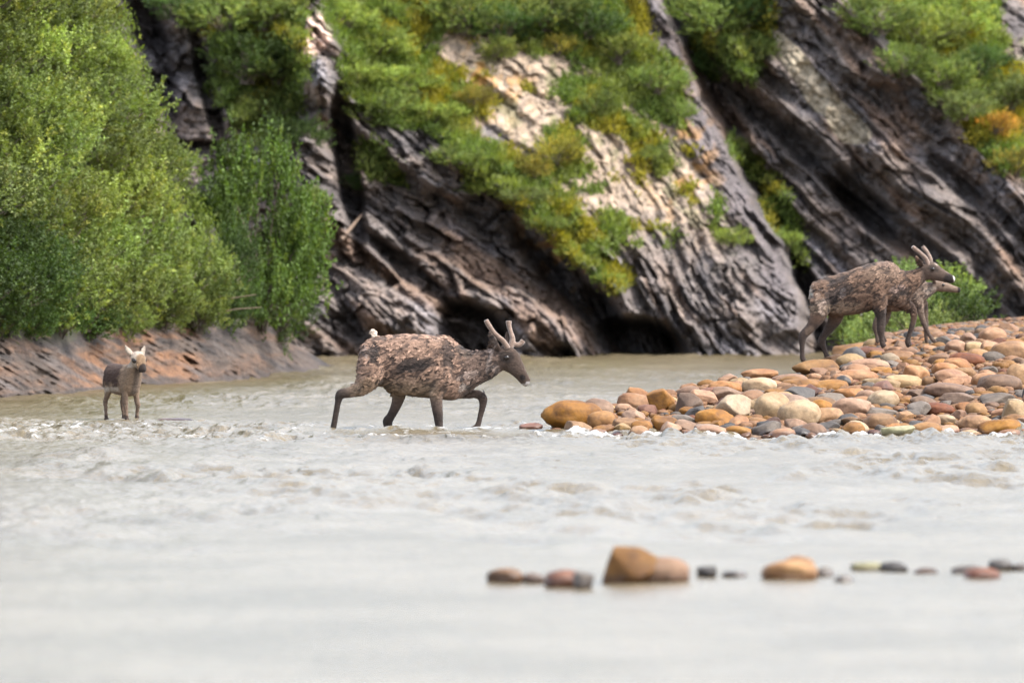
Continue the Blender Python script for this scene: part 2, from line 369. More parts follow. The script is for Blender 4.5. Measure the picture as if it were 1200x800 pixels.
m, n, l, b, out = newmat('gravel'); g = n.new('ShaderNodeNewGeometry')
vo = N(n, 'ShaderNodeTexVoronoi'); vo.inputs['Scale'].default_value = 14; l.new(g.outputs['Position'], vo.inputs['Vector'])
c = ramp(n, l, noise(n, l, g.outputs['Position'], 6, 8, 0.75), [(0.3, (0.03, 0.022, 0.018)), (0.5, (0.13, 0.08, 0.05)), (0.68, (0.20, 0.14, 0.09))])
l.new(c, b.inputs['Base Color']); b.inputs['Roughness'].default_value = 0.9
bump(n, l, b, vo.outputs['Distance'], 1.0, 0.05); M_gravel = m
me = mesh_np('gravel_bar', np.stack([GX, GY, GZ], -1).reshape(-1, 3), gridfaces(*GX.shape))
tag(link('gravel_bar', me, M_gravel), 'low gravel bar rising from the water to the right', None, None, 'structure')
def bar_pt(px, py):
    Ys = np.linspace(72.2, 100, 1400); X = (px - 600) / F * Ys; h = np.maximum(bar_h(X, Ys), 0)
    pj = HOR + (CAMZ - h) * F / Ys
    i = np.argmax(pj < py)
    if pj.min() > py: i = int(np.argmin(pj))
    return Vector((X[i], Ys[i], h[i]))

# ------------------------------------------------------------------ GROUND under and beyond everything
m, n, l, b, out = newmat('tundra ground'); g = n.new('ShaderNodeNewGeometry')
l.new(ramp(n, l, noise(n, l, g.outputs['Position'], 0.3, 8), [(0.3, (0.05, 0.055, 0.025)), (0.7, (0.12, 0.11, 0.06))]), b.inputs['Base Color']); b.inputs['Roughness'].default_value = 0.95
me = mesh_np('ground', [(-3000, -3000, -0.9), (3000, -3000, -0.9), (3000, 5000, -0.9), (-3000, 5000, -0.9)], [(0, 1, 2, 3)])
tag(link('ground', me, m), 'river bed and tundra ground', None, None, 'structure')

# ------------------------------------------------------------------ RIVER
t_dense = np.linspace(-0.085, 0.085, 860)
t_out = 0.085 * np.exp(np.linspace(0, 3.2, 46))[1:]
ts = np.concatenate([-t_out[::-1], t_dense, t_out])
yr = [3.0]
while yr[-1] < 150:
    y = yr[-1]
    st = 0.5 if y < 24 else (0.11 if y < 60 else (0.055 if y < 69 else (0.04 if y < 81 else (0.09 if y < 116 else 0.3))))
    yr.append(y + st)
yr = np.array(yr)
T, YY = np.meshgrid(ts, yr); XX = T * YY
calm = sst(0.2, 0.1, np.abs(T))
flow = XX + 0.25 * YY                       # crests slanted a little
def ridged(x): return 1 - np.abs(x) * 2.2
big = fbm(XX * 0.9, YY * 0.28, 1.0, 3)
patch = 0.45 + 0.9 * sst(-0.25, 0.35, fbm(XX * 0.45, YY * 0.11, 51.0, 3))
mid = fbm(XX * 1.8 + 0.8 * big, YY * 0.75, 2.0, 3) * patch
fine = fbm(XX * 6.0, YY * 2.4, 3.0, 3) * patch
rid = ridged(fbm(XX * 2.6 + mid, YY * 1.1, 5.0, 3))
riff = sst(69.5, 72.5, YY + 0.5 * big) * sst(80.5, 77.0, YY + 1.2 * big - 0.35 * (XX < -3.4) * (-3.4 - XX) * 1.5)
front = sst(44, 52, YY) * sst(74, 70, YY); far = sst(79, 84, YY); near = sst(52, 44, YY)
H = riff * (0.085 * mid + 0.050 * fine + 0.05 * np.maximum(rid - 0.45, 0) + 0.02 * big + 0.018 * fbm(XX * 13, YY * 6, 13.0, 2)) \
    + front * (0.034 * mid + 0.024 * big + 0.008 * fine + 0.018 * patch * np.maximum(rid - 0.6, 0)) + far * (0.052 * mid + 0.016 * big + 0.030 * fine) \
    + near * (0.020 * mid + 0.014 * big + 0.005 * fine)
# foam in front of the bar, round the legs and on the riffle crests
foam = np.zeros_like(H)
fs = fshore(XX); lick = np.exp(-((YY - (fs - 0.15)) / 0.5) ** 2) * sst(0.3, 0.8, XX)
fn = fbm(XX * 7, YY * 4, 9, 4)
foam += 0.75 * lick * sst(-0.12, 0.35, fn + 0.35 * fbm(XX * 0.8, YY * 0.3, 19, 2) + 0.5 * np.exp(-((XX - 0.95) / 0.45) ** 2))
H += lick * 0.07 * np.maximum(fn + 0.1 + 0.3 * np.exp(-((XX - 0.95) / 0.5) ** 2), 0)
foam += riff * sst(0.44, 0.74, 0.5 * rid + 0.6 * fn + 0.2 * big) * 0.55
LEGS = [(-1.97, 76.0), (-1.36, 76.2), (-0.79, 75.85), (-0.36, 76.25), (-4.72, 80), (-4.55, 80), (-4.40, 79.9), (-4.32, 80)]
for lx, ly in LEGS:
    rr = np.hypot(XX - lx - 0.05, (YY - ly + 0.15) * 0.55)
    foam += 0.6 * np.exp(-(rr / 0.12) ** 2) * sst(-0.25, 0.25, fn); H += 0.012 * np.exp(-((rr - 0.07) / 0.06) ** 2)
foam = np.clip(foam, 0, 1)
boil = (0.22 + 0.78 * sst(-0.02, 0.26, fbm(XX * 0.75, YY * 0.2, 81.0, 3))) * sst(41, 54, YY) * sst(73, 70, YY)
H += boil * (0.11 * fbm(XX * 2.0 + mid, YY * 1.3, 83.0, 2) + 0.03 * fine / patch)
H += riff * 0.09 * sst(0.05, 0.4, fbm(XX * 0.9, YY * 0.5, 85.0, 2)) * fbm(XX * 3.5, YY * 1.6, 86.0, 2)
H *= 1 - 0.6 * sst(-3.0, -2.2, XX) * sst(0.5, 0.0, XX) * sst(71.5, 73, YY) * sst(79, 77, YY)
H *= calm; foam *= calm
me = mesh_np('river', np.stack([XX, YY, H], -1).reshape(-1, 3), gridfaces(*XX.shape), foam.ravel())
m, n, l, b, out = newmat('silty river water'); at = N(n, 'ShaderNodeAttribute', attribute_name='col'); g = n.new('ShaderNodeNewGeometry')
mp = n.new('ShaderNodeMapping'); mp.inputs['Scale'].default_value = (1.0, 0.45, 1.0); l.new(g.outputs['Position'], mp.inputs[0])
nf = noise(n, l, mp.outputs[0], 16, 4, 0.6); nm = noise(n, l, mp.outputs[0], 4.5, 4, 0.55)
ff = ramp(n, l, mathn(n, l, 'ADD', at.outputs['Fac'], mathn(n, l, 'MULTIPLY', mathn(n, l, 'SUBTRACT', nf, 0.5), 1.6)), [(0.36, 0.0), (0.9, 0.9)])
base = ramp(n, l, noise(n, l, g.outputs['Position'], 0.5, 3), [(0.35, (0.085, 0.066, 0.034)), (0.65, (0.13, 0.105, 0.066))])
l.new(mixc(n, l, base, (0.5, 0.51, 0.51), ff), b.inputs['Base Color'])
l.new(mathn(n, l, 'ADD', 0.26, mathn(n, l, 'MULTIPLY', ff, 0.35)), b.inputs['Roughness'])
b.inputs['IOR'].default_value = 1.333
bump(n, l, b, mathn(n, l, 'ADD', mathn(n, l, 'MULTIPLY', nf, 0.35), nm), 1.0, 0.06)
M_water = m
tag(link('river', me, M_water), 'pale silty river with a choppy riffle', None, None, 'structure')

# ------------------------------------------------------------------ SHRUBS
def leaves(P, D, L, Wd, C):
    """folded diamond leaf per point: P base, D unit direction, L length, Wd width"""
    n_ = len(P); rnd = rng.normal(size=(n_, 3)); side = np.cross(D, rnd); side /= np.linalg.norm(side, axis=1)[:, None] + 1e-9
    nrm = np.cross(side, D)
    L = L[:, None]; Wd = Wd[:, None]
    a = P; t = P + D * L; s1 = P + D * L * 0.45 + side * Wd + nrm * Wd * 0.35; s2 = P + D * L * 0.45 - side * Wd + nrm * Wd * 0.35
    V = np.stack([a, s1, t, s2], 1).reshape(-1, 3)
    return V, np.arange(n_ * 4).reshape(-1, 4), np.repeat(C, 4, 0)
def tube_np(pts, rads, sides=6):
    P = np.array(pts, float); V = []; Fc = []
    for i in range(len(P)):
        t = P[min(i + 1, len(P) - 1)] - P[max(i - 1, 0)]; t /= np.linalg.norm(t) + 1e-9
        r = np.array([0, 0, 1.0]) if abs(t[2]) < 0.9 else np.array([1.0, 0, 0])
        a = np.cross(t, r); a /= np.linalg.norm(a); b_ = np.cross(t, a)
        for k in range(sides):
            an = 2 * math.pi * k / sides; V.append(P[i] + rads[i] * (a * math.cos(an) + b_ * math.sin(an)))
    for i in range(len(P) - 1):
        for k in range(sides):
            Fc.append((i * sides + k, i * sides + (k + 1) % sides, (i + 1) * sides + (k + 1) % sides, (i + 1) * sides + k))
    return V, Fc
def shrub_mesh(seed, kind, nsh=420, nl=22, squash=0.85, Ll=0.074, up=0.8):
    """unit-radius-ish shrub about 1 m in radius: shoots thrown up and out from clumps"""
    r = np.random.default_rng(seed)
    ncl = 34; cl = r.normal(size=(ncl, 3)); cl /= np.linalg.norm(cl, axis=1)[:, None]; cl[:, 2] = cl[:, 2] * 0.85 + 0.25
    cl *= (0.45 + 0.5 * r.random(ncl) ** 0.6)[:, None]; cl[:, 2] *= squash; cl[:, 2] += 0.55
    shade = 0.55 + 0.9 * r.random(ncl)
    ci = r.integers(0, ncl, nsh)
    base = cl[ci] + r.normal(size=(nsh, 3)) * 0.17
    outd = base - np.array([0, 0, 0.4]); outd /= np.linalg.norm(outd, axis=1)[:, None]
    dr = outd * 0.7 + np.array([0, 0, up]) + r.normal(size=(nsh, 3)) * 0.35; dr /= np.linalg.norm(dr, axis=1)[:, None]
    ln = 0.16 + 0.28 * r.random(nsh)
    tt = r.random((nsh, nl))
    P = base[:, None] + dr[:, None] * (tt * ln[:, None])[..., None] + r.normal(size=(nsh, nl, 3)) * 0.012
    dl = dr[:, None] * 0.6 + r.normal(size=(nsh, nl, 3)) * 0.62; dl /= np.linalg.norm(dl, axis=2)[..., None]
    P = P.reshape(-1, 3); dl = dl.reshape(-1, 3); n_ = len(P)
    cc = np.array([[0.135, 0.165, 0.048]]) * (np.repeat(shade[ci], nl) * (0.65 + 0.7 * r.random(n_)))[:, None]
    yel = np.repeat(r.random(nsh) < 0.14, nl); cc[yel] = cc[yel] * np.array([1.45, 1.25, 1.1])
    V, Fc, Cc = leaves(P, dl, Ll * (0.7 + 0.6 * r.random(n_)), Ll * 0.27 * (0.8 + 0.4 * r.random(n_)), cc)
    fol = mesh_np('foliage', V, Fc, Cc, smooth=False); fol.materials.append(M_leaf[kind])
    SV = []; SF = []
    for k in range(ncl):
        e = cl[k]; mid_ = np.array([e[0] * 0.35, e[1] * 0.35, e[2] * 0.55]) + r.normal(size=3) * 0.05
        v_, f_ = tube_np([(r.normal() * 0.06, r.normal() * 0.06, -0.15), mid_, e, e + (0.1 * outd[k])], [0.022, 0.015, 0.008, 0.004], 5)
        SF += [tuple(i + len(SV) for i in q_) for q_ in f_]; SV += list(v_)
    stm = mesh_np('branches', np.array(SV), np.array(SF)); stm.materials.append(M_bark)
    return fol, stm
SH = {}
for kind, cnt in (('mid', 3), ('bright', 3), ('dark', 2), ('yellow', 1), ('grey', 2), ('rust', 1)):
    SH[kind] = [shrub_mesh(100 + 7 * i + 31 * len(kind) + ord(kind[0]), kind) for i in range(cnt)]
DESC = {'mid': 'mid green', 'bright': 'bright green', 'dark': 'dark green', 'yellow': 'yellowing', 'grey': 'grey green', 'rust': 'rusty orange'}
shn = 0
def shrub(p, r, kind, label, group, rz=None, sz=1.0, name='willow_shrub', cat='shrub', src=None):
    global shn; shn += 1
    fol, stm = (src or SH[kind][shn % len(SH[kind])])
    e = empty(name, p, rng.random() * 6.28 if rz is None else rz); e.scale = (r, r, r * sz)
    tag(e, label, cat, group)
    for nm, mm in (('foliage', fol), ('branches', stm)):
        o = bpy.data.objects.new(nm, mm); col.objects.link(o); o.parent = e
    return e
# left slope: rows from the top of the picture down to the rock ramp
rowsv = [(15, 'topmost on the left slope'), (75, 'near the top of the left slope'), (135, 'on the upper left slope'), (195, 'halfway up the left slope'),
         (250, 'on the lower left slope'), (305, 'low on the left slope'), (352, 'just above the orange rock ramp'), (392, 'hanging over the orange rock ramp')]
colsn = ['beyond the left edge', 'at the left edge', 'second from the left edge', 'third from the left edge', 'fourth from the left edge', 'nearest the cliff', 'beside the tall birch-like shrub']
sidew = [['bright', 'mid', 'mid', 'bright'], ['mid', 'bright', 'mid', 'bright'], ['mid', 'mid', 'bright', 'mid'], ['bright', 'mid', 'grey', 'mid'],
         ['grey', 'mid', 'bright', 'bright'], ['dark', 'dark', 'mid', 'mid', 'mid'], ['dark', 'dark', 'mid', 'mid', 'mid'], ['dark', 'dark', 'dark', 'dark', 'mid']]
for ri, (v, rt_) in enumerate(rowsv):
    lim = [132, 138, 158, 192, 215, 232, 232, 240][ri]
    a = -25 + (ri % 2) * 14; ci = 1
    while a < lim:
        vv = v + rng.uniform(-8, 8); aj = a + rng.uniform(-6, 6)
        if ri == 7: vv = 388 + rng.uniform(-3, 5) - (8 if a > 150 else 0)
        kd = sidew[ri][min(ci - 1, len(sidew[ri]) - 1)]
        r = rng.uniform(0.66, 0.84) * (0.62 if ri == 7 else 1)
        if aj + 45 > lim and ri < 6: r *= rng.uniform(0.7, 1.0)
        shrub(bpt(aj, vv + (24 if ri < 7 else 6)), r, kd, f'{DESC[kd]} willow bush {rt_}, {colsn[min(ci, 5)] if a + 40 < lim else "last before the cliff"}', 'willow bushes on the left slope', sz=0.85)
        a += 40; ci += 1
# tall shrub right of the slope
tall = shrub_mesh(901, 'mixed', nsh=1100, nl=26, squash=1.15, Ll=0.06, up=1.1)
tall2 = shrub_mesh(902, 'dark', nsh=700, nl=24, squash=1.15, Ll=0.06, up=1.1)
shrub(bpt(300, 372), 1.0, 'dark', 'tall upright green shrub against the dark cliff, at the end of the slope', None, sz=1.42, name='tall_shrub', src=tall)
shrub(bpt(325, 388) + Vector((0, 0, -0.1)), 0.68, 'dark', 'dark leafy shrub leaning over the right end of the rock ramp', None, sz=1.05, name='tall_shrub', src=tall2)
shrub(bpt(262, 372), 0.62, 'dark', 'dark shrub between the tall shrub and the left slope', None, sz=1.2, name='tall_shrub', src=tall2)
# cliff shrubs: (u, v, radius, kind, where)
CS = [(345, 165, .6, 'dark', 'on the dark rock just above the tall shrub'), (365, 235, .35, 'mid', 'small one right of the tall shrub top'), (265, 20, .9, 'mid', 'at the top behind the left slope'), (310, 10, 1.0, 'mid', 'at the top left of the boulder outcrop'), (290, 75, .9, 'dark', 'on the ledge behind the tall shrub'),
      (325, 80, .75, 'mid', 'left of the pale topped boulder'), (320, 130, .7, 'mid', 'below the pale topped boulder'), (210, 8, .6, 'dark', 'in the dark gully at the top'),
      (400, 15, .85, 'bright', 'at the top of the grassy ridge'), (440, 45, .9, 'bright', 'high on the grassy ridge'), (415, 85, .75, 'bright', 'on the left rim of the grassy ridge'),
      (470, 90, .85, 'bright', 'on the upper grassy ridge'), (450, 130, .75, 'mid', 'over the dark hollow beneath the ridge'), (505, 130, .75, 'bright', 'halfway down the grassy ridge'),
      (535, 180, .7, 'mid', 'in the middle of the grassy ridge'), (570, 215, .6, 'bright', 'right on the rim of the grassy ridge'), (615, 225, .55, 'grey', 'on the lower grassy ridge'),
      (645, 260, .5, 'mid', 'low on the grassy ridge'), (680, 290, .48, 'bright', 'near the tip of the grassy ridge'), (715, 325, .38, 'bright', 'at the very tip of the grassy ridge'),
      (450, 200, .45, 'mid', 'clinging to the rock under the ridge'), (425, 215, .35, 'dark', 'small one in the dark gap below the ridge'),
      (545, 20, .8, 'mid', 'at the top centre of the slope'), (590, 30, .8, 'dark', 'in the clump at the top centre'), (640, 15, .85, 'mid', 'at the top, right of centre'), (690, 25, .8, 'dark', 'at the top beside the grey slab'),
      (585, 60, .45, 'bright', 'above the pale scree'), (655, 55, .4, 'yellow', 'between top clump and pale scree'), (725, 60, .6, 'bright', 'left of the grey slab'), (770, 95, .6, 'mid', 'under the grey slab top'),
      (795, 130, .45, 'mid', 'at the foot of the grey slab top'), (697, 125, .5, 'mid', 'lone one in the middle of the pale scree'), (655, 182, .52, 'yellow', 'yellow one in the pale scree'),
      (625, 200, .4, 'yellow', 'at the left of the yellow bush'), (555, 115, .4, 'yellow', 'on the mossy strip above the scree'), (765, 185, .35, 'mid', 'in the lower scree'),
      (835, 20, .9, 'mid', 'filling the top of the gully'), (875, 15, .75, 'dark', 'at the top right of the gully'), (850, 75, .75, 'dark', 'in the upper gully'), (880, 65, .55, 'mid', 'beside the tan slab'),
      (868, 180, .4, 'mid', 'at the start of the green strip in the gully'), (885, 210, .4, 'bright', 'upper green strip in the gully'), (902, 245, .38, 'bright', 'middle green strip in the gully'),
      (922, 285, .33, 'bright', 'lower green strip in the gully'), (938, 310, .3, 'bright', 'at the bottom of the green strip'), (858, 280, .35, 'bright', 'alone on the rock left of the gully strip'),
      (1030, 20, .8, 'mid', 'at the top of the right slope'), (1075, 40, .85, 'bright', 'high on the right slope'), (1120, 25, .8, 'bright', 'at the top right by the dark rock'), (1060, 75, .6, 'mid', 'on the rim of the right slope'),
      (1105, 90, .75, 'mid', 'in the middle of the right slope'), (1145, 75, .7, 'dark', 'under the top right rock'), (1130, 125, .6, 'grey', 'low on the right slope rim'), (1185, 110, .7, 'grey', 'at the right edge, upper'),
      (1165, 150, .45, 'rust', 'rusty patch on the right slope'), (1190, 195, .5, 'yellow', 'at the right edge, lower')]
for u_, v_, r_, k_, t_ in CS:
    lab = f'{DESC[k_]} bush {t_} of the cliff' if len(t_.split()) < 10 else f'{DESC[k_]} bush {t_}'
    rg = 'grassy ridge' in t_; shrub(cpt(u_, v_ + 22 * r_) + Vector((0, (0.0 if rg else -0.25) * r_, 0)), r_ * (0.8 if rg else 0.92), k_, lab, 'bushes growing on the cliff', sz=0.42 if rg else 0.62 if v_ < 140 else 0.7)
# willows behind the right caribou, rooted behind the bar
for u_, v_, Y_0, r_, k_, t_ in [(1025, 398, 104, .42, 'grey', 'low grey green willow behind the belly of the right caribou'), (1075, 398, 102, .55, 'grey', 'grey green willow between the legs of the right caribou'),
                           (1052, 355, 108, .6, 'grey', 'tall grey green willow behind the shoulder of the right caribou'), (1112, 382, 104, .62, 'dark', 'dark green willow right below the heads of the right caribou'),
                           (1118, 350, 107, .5, 'mid', 'mid green willow behind the nose of the right caribou'), (1003, 385, 107, .42, 'mid', 'small willow behind the hind legs of the right caribou')]:
    shrub(Vector(W(u_, v_ + 22, Y_0)), r_, k_, t_, 'willows behind the gravel bar', sz=1.0)
# mossy and grassy cover on the cliff
def cover(name, label, npt, test, L, cbase, seed, fn_pt, uvrange, clump=9, updir=0.9):
    r = np.random.default_rng(seed)
    u = r.uniform(*uvrange[0], npt); v = r.uniform(*uvrange[1], npt); k = test(u, v); u, v = u[k], v[k]
    Y = fn_pt(u, v); P0 = np.stack(W(u, v, Y), -1)
    P = np.repeat(P0, clump, 0) + r.normal(size=(len(P0) * clump, 3)) * np.array([0.07, 0.05, 0.05])
    D = r.normal(size=P.shape) * 0.5 + np.array([0.1, -0.55, updir]); D /= np.linalg.norm(D, axis=1)[:, None]
    nn = len(P); cl = cbase(np.repeat(u, clump), np.repeat(v, clump), r) * (0.6 + 0.8 * r.random(nn))[:, None]
    V, Fc, Cc = leaves(P, D, L * (0.6 + 0.8 * r.random(nn)), L * 0.16 * np.ones(nn), cl)
    o = link(name, mesh_np(name, V, Fc, Cc, smooth=False), M_leaf['mid']); tag(o, label, None, None, 'stuff'); return o
def gcol(u, v, r):
    t = sst(-0.1, 0.35, fbm(u / 22, v / 22, 31, 3)); y = sst(0.0, 0.35, fbm(u / 30, v / 30, 41, 3) + 0.35 * (blob(u, v, 650, 300, 90, 16, 45) + blob(u, v, 570, 110, 60, 40) + blob(u, v, 1180, 160, 40, 60)) - 0.05)
    c = np.array([0.13, 0.17, 0.045]) * (1 - t)[:, None] + np.array([0.19, 0.21, 0.06]) * t[:, None]
    return c * (1 - y)[:, None] + np.array([0.26, 0.21, 0.03]) * y[:, None]
cover('cliff_grass', 'grass and moss covering the ledges and ridges of the cliff', 62000, gmask, 0.12, gcol, 5, cliff_Y, ((-60, 1260), (-55, 345)))
cover('slope_undergrowth', 'leafy undergrowth between the bushes of the left slope', 8000,
      lambda a, v: (v < np.interp(a, [-100, 120, 240, 330], [395, 388, 372, 380])) & (v > np.interp(a, *HT) + 4), 0.085,
      lambda u, v, r: np.ones((len(u), 3)) * np.array([0.13, 0.16, 0.045]), 6,
      lambda a, v: np.array([float(np.interp(-vv, -np.array(bank_profile(aa))[1:54, 1], np.array(bank_profile(aa))[1:54, 0])) for aa, vv in zip(a, v)]) - 0.1, ((-60, 330), (-30, 395)), updir=0.8)
# bare sticks
def stick(pts, r, label, name='driftwood_stick'):
    v_, f_ = tube_np(pts, np.linspace(r, r * 0.4, len(pts)), 7); c0 = np.mean(np.array(pts), 0)
    o = link(name, mesh_np(name, np.array(v_) - c0, np.array(f_)), M_stick, None, tuple(c0)); tag(o, label, 'stick'); return o
m, n, l, b, out = newmat('dry wood'); b.inputs['Base Color'].default_value = (0.15, 0.105, 0.075, 1); b.inputs['Roughness'].default_value = 0.8; M_stick = m
p1, p2 = cpt(400, 281), cpt(424, 252); off = Vector((0, -0.35, 0))
stick([p1 + off, (p1 + p2) / 2 + off + Vector((0.03, 0, 0.03)), p2 + off], 0.045, 'pale bare stick leaning on the dark cliff left of the ridge hollow')
p1 = bpt(235, 378); 
for i, (a1, v1, a2, v2, lb) in enumerate([(238, 362, 300, 345, 'long bare twig under the dark shrub, upper of the pair'), (242, 372, 306, 360, 'long bare twig under the dark shrub, lower of the pair'), (46, 396, 60, 397, 'short pale stick lying at the top of the rock ramp')]):
    A1 = bpt(a1, v1) + Vector((0, -0.45, 0)); A2 = bpt(a2, v2) + Vector((0, -0.45, 0)); A2 = Vector(W(a2, v2, A1.y + 0.1))
    stick([A1, (A1 + A2) / 2 + Vector((0, 0, 0.05)), A2], 0.014, lb)

# ------------------------------------------------------------------ STONES
def stone_mat(name, c1, c2, c3, rough=0.75):
    m, n, l, b, out = newmat(name); tc = n.new('ShaderNodeTexCoord'); oi = n.new('ShaderNodeObjectInfo'); g = n.new('ShaderNodeNewGeometry')
    va = n.new('ShaderNodeVectorMath'); va.operation = 'MULTIPLY_ADD'; l.new(oi.outputs['Random'], va.inputs[0]); va.inputs[1].default_value = (40, 23, 31); l.new(g.outputs['Position'], va.inputs[2])
    v = va.outputs[0]
    c = ramp(n, l, noise(n, l, v, 3.5, 6, 0.65), [(0.32, c1), (0.5, c2), (0.68, c3)])
    c = mixc(n, l, c, ramp(n, l, noise(n, l, v, 22, 5, 0.7), [(0.3, 0.6), (0.5, 1.0), (0.72, 1.25)]), 0.8, 'MULTIPLY')
    hsv = n.new('ShaderNodeHueSaturation'); l.new(c, hsv.inputs['Color']); l.new(mathn(n, l, 'ADD', 0.40, mathn(n, l, 'MULTIPLY', oi.outputs['Random'], 0.38)), hsv.inputs['Value'])
    l.new(mathn(n, l, 'ADD', 0.9, mathn(n, l, 'MULTIPLY', mathn(n, l, 'FRACT', mathn(n, l, 'MULTIPLY', oi.outputs['Random'], 7.3)), 0.4)), hsv.inputs['Saturation'])
    sx = n.new('ShaderNodeSeparateXYZ'); l.new(g.outputs['Position'], sx.inputs[0])
    wet = ramp(n, l, mathn(n, l, 'ADD', sx.outputs[2], mathn(n, l, 'MULTIPLY', noise(n, l, g.outputs['Position'], 5), 0.06)), [(0.055, 1.0), (0.10, 0.0)])
    l.new(mixc(n, l, hsv.outputs[0], (0.38, 0.30, 0.26), mathn(n, l, 'MULTIPLY', wet, 0.85), 'MULTIPLY'), b.inputs['Base Color'])
    l.new(mathn(n, l, 'SUBTRACT', rough, mathn(n, l, 'MULTIPLY', wet, 0.45)), b.inputs['Roughness'])
    bump(n, l, b, noise(n, l, v, 14, 7, 0.65), 0.5, 0.02)
    return m
ST = {'ochre': ('ochre', stone_mat('ochre stone', (0.13, 0.06, 0.025), (0.27, 0.135, 0.048), (0.36, 0.21, 0.095))),
      'tan': ('orange tan', stone_mat('tan stone', (0.20, 0.10, 0.055), (0.31, 0.17, 0.095), (0.38, 0.24, 0.15))),
      'cream': ('cream', stone_mat('cream stone', (0.27, 0.17, 0.09), (0.37, 0.26, 0.15), (0.42, 0.32, 0.21))),
      'pink': ('pinkish brown', stone_mat('pinkish stone', (0.12, 0.07, 0.045), (0.21, 0.128, 0.082), (0.29, 0.195, 0.135))),
      'red': ('reddish brown', stone_mat('reddish stone', (0.08, 0.032, 0.02), (0.18, 0.07, 0.038), (0.27, 0.13, 0.08))),
      'grey': ('grey', stone_mat('grey stone', (0.065, 0.052, 0.042), (0.13, 0.105, 0.085), (0.20, 0.165, 0.135))),
      'dark': ('dark grey', stone_mat('dark stone', (0.03, 0.026, 0.024), (0.062, 0.054, 0.049), (0.11, 0.096, 0.086))),
      'olive': ('pale olive', stone_mat('olive stone', (0.15, 0.14, 0.07), (0.25, 0.235, 0.14), (0.33, 0.31, 0.22)))}
import bmesh
def ico(sub):
    bm = bmesh.new(); bmesh.ops.create_icosphere(bm, subdivisions=sub, radius=1); V = np.array([v.co[:] for v in bm.verts]); Fc = np.array([[v.index for v in f.verts] for f in bm.faces]); bm.free(); return V, Fc
ICO4 = ico(4); ICO3 = ico(3); ICO2 = ico(2)
def stone_shape(seed, angular, base=ICO4):
    r = np.random.default_rng(seed); V = base[0].copy()
    V = np.sign(V) * np.abs(V) ** 0.86
    for k in range(3 if not angular else 11):
        nn = r.normal(size=3); nn /= np.linalg.norm(nn); dd = r.uniform(0.72, 0.92) if not angular else r.uniform(0.52, 0.85)
        pr = V @ nn; ex = np.maximum(pr - dd, 0); V = V - nn * (ex * (0.88 if angular else 0.7))[:, None]
    o = r.uniform(0, 50); f = 1 + (0.16 if not angular else 0.10) * fbm(V[:, 0] * 1.1 + o, V[:, 1] * 1.1, V[:, 2] * 1.1, 3) + 0.03 * fbm(V[:, 0] * 5 + o, V[:, 1] * 5, V[:, 2] * 5, 3)
    V = V * f[:, None]; V /= np.abs(V).max(0)
    return V
NT = 14
SHAPES = {False: [stone_shape(300 + i, False) for i in range(NT)], True: [stone_shape(400 + i, True) for i in range(NT)]}
_sm = {}
def stone_mesh(ang, i, colr):
    k = (ang, i, colr)
    if k not in _sm:
        me = mesh_np('stone', SHAPES[ang][i], ICO4[1]); me.materials.append(ST[colr][1]); _sm[k] = me
    return _sm[k]
def put_stone(c, dims, colr, ang, rz, tilt, label, group, name='cobble', cat='rock', i=None):
    me = stone_mesh(ang, int(rng.integers(NT)) if i is None else i, colr)
    o = bpy.data.objects.new(name, me); col.objects.link(o); o.location = c; o.scale = dims; o.rotation_euler = (tilt[0], tilt[1], rz)
    tag(o, label, cat, group); return o
def zone(X, Y):
    px = 600 + X / Y * F
    hz = ('at the left tip' if px < 700 else 'in the left third' if px < 820 else 'left of the cream boulder' if px < 885 else 'below the rear legs' if px < 975 else
          'below the belly' if px < 1050 else 'below the front legs' if px < 1110 else 'near the right edge' if px < 1165 else 'at the right edge')
    dd = Y - float(fshore(X))
    vz = 'on the waterline' if dd < 0.7 else 'in the front rows' if dd < 2.2 else 'in the middle rows' if dd < 5 else 'in the upper rows' if dd < 9 else 'on the far crest'
    return hz, vz
def zlabel(size, colr, ang, X, Y):
    hz, vz = zone(X, Y); cr = {'below the rear legs': 'below the right caribou\'s rear legs', 'below the belly': 'below the right caribou\'s belly', 'below the front legs': 'below the right caribou\'s front legs'}.get(hz, hz + ' of the bar')
    if hz == 'left of the cream boulder': cr = 'just left of the cream boulders'
    return f"{size} {'angular' if ang else 'rounded'} {ST[colr][0]} cobble {vz}, {cr}"
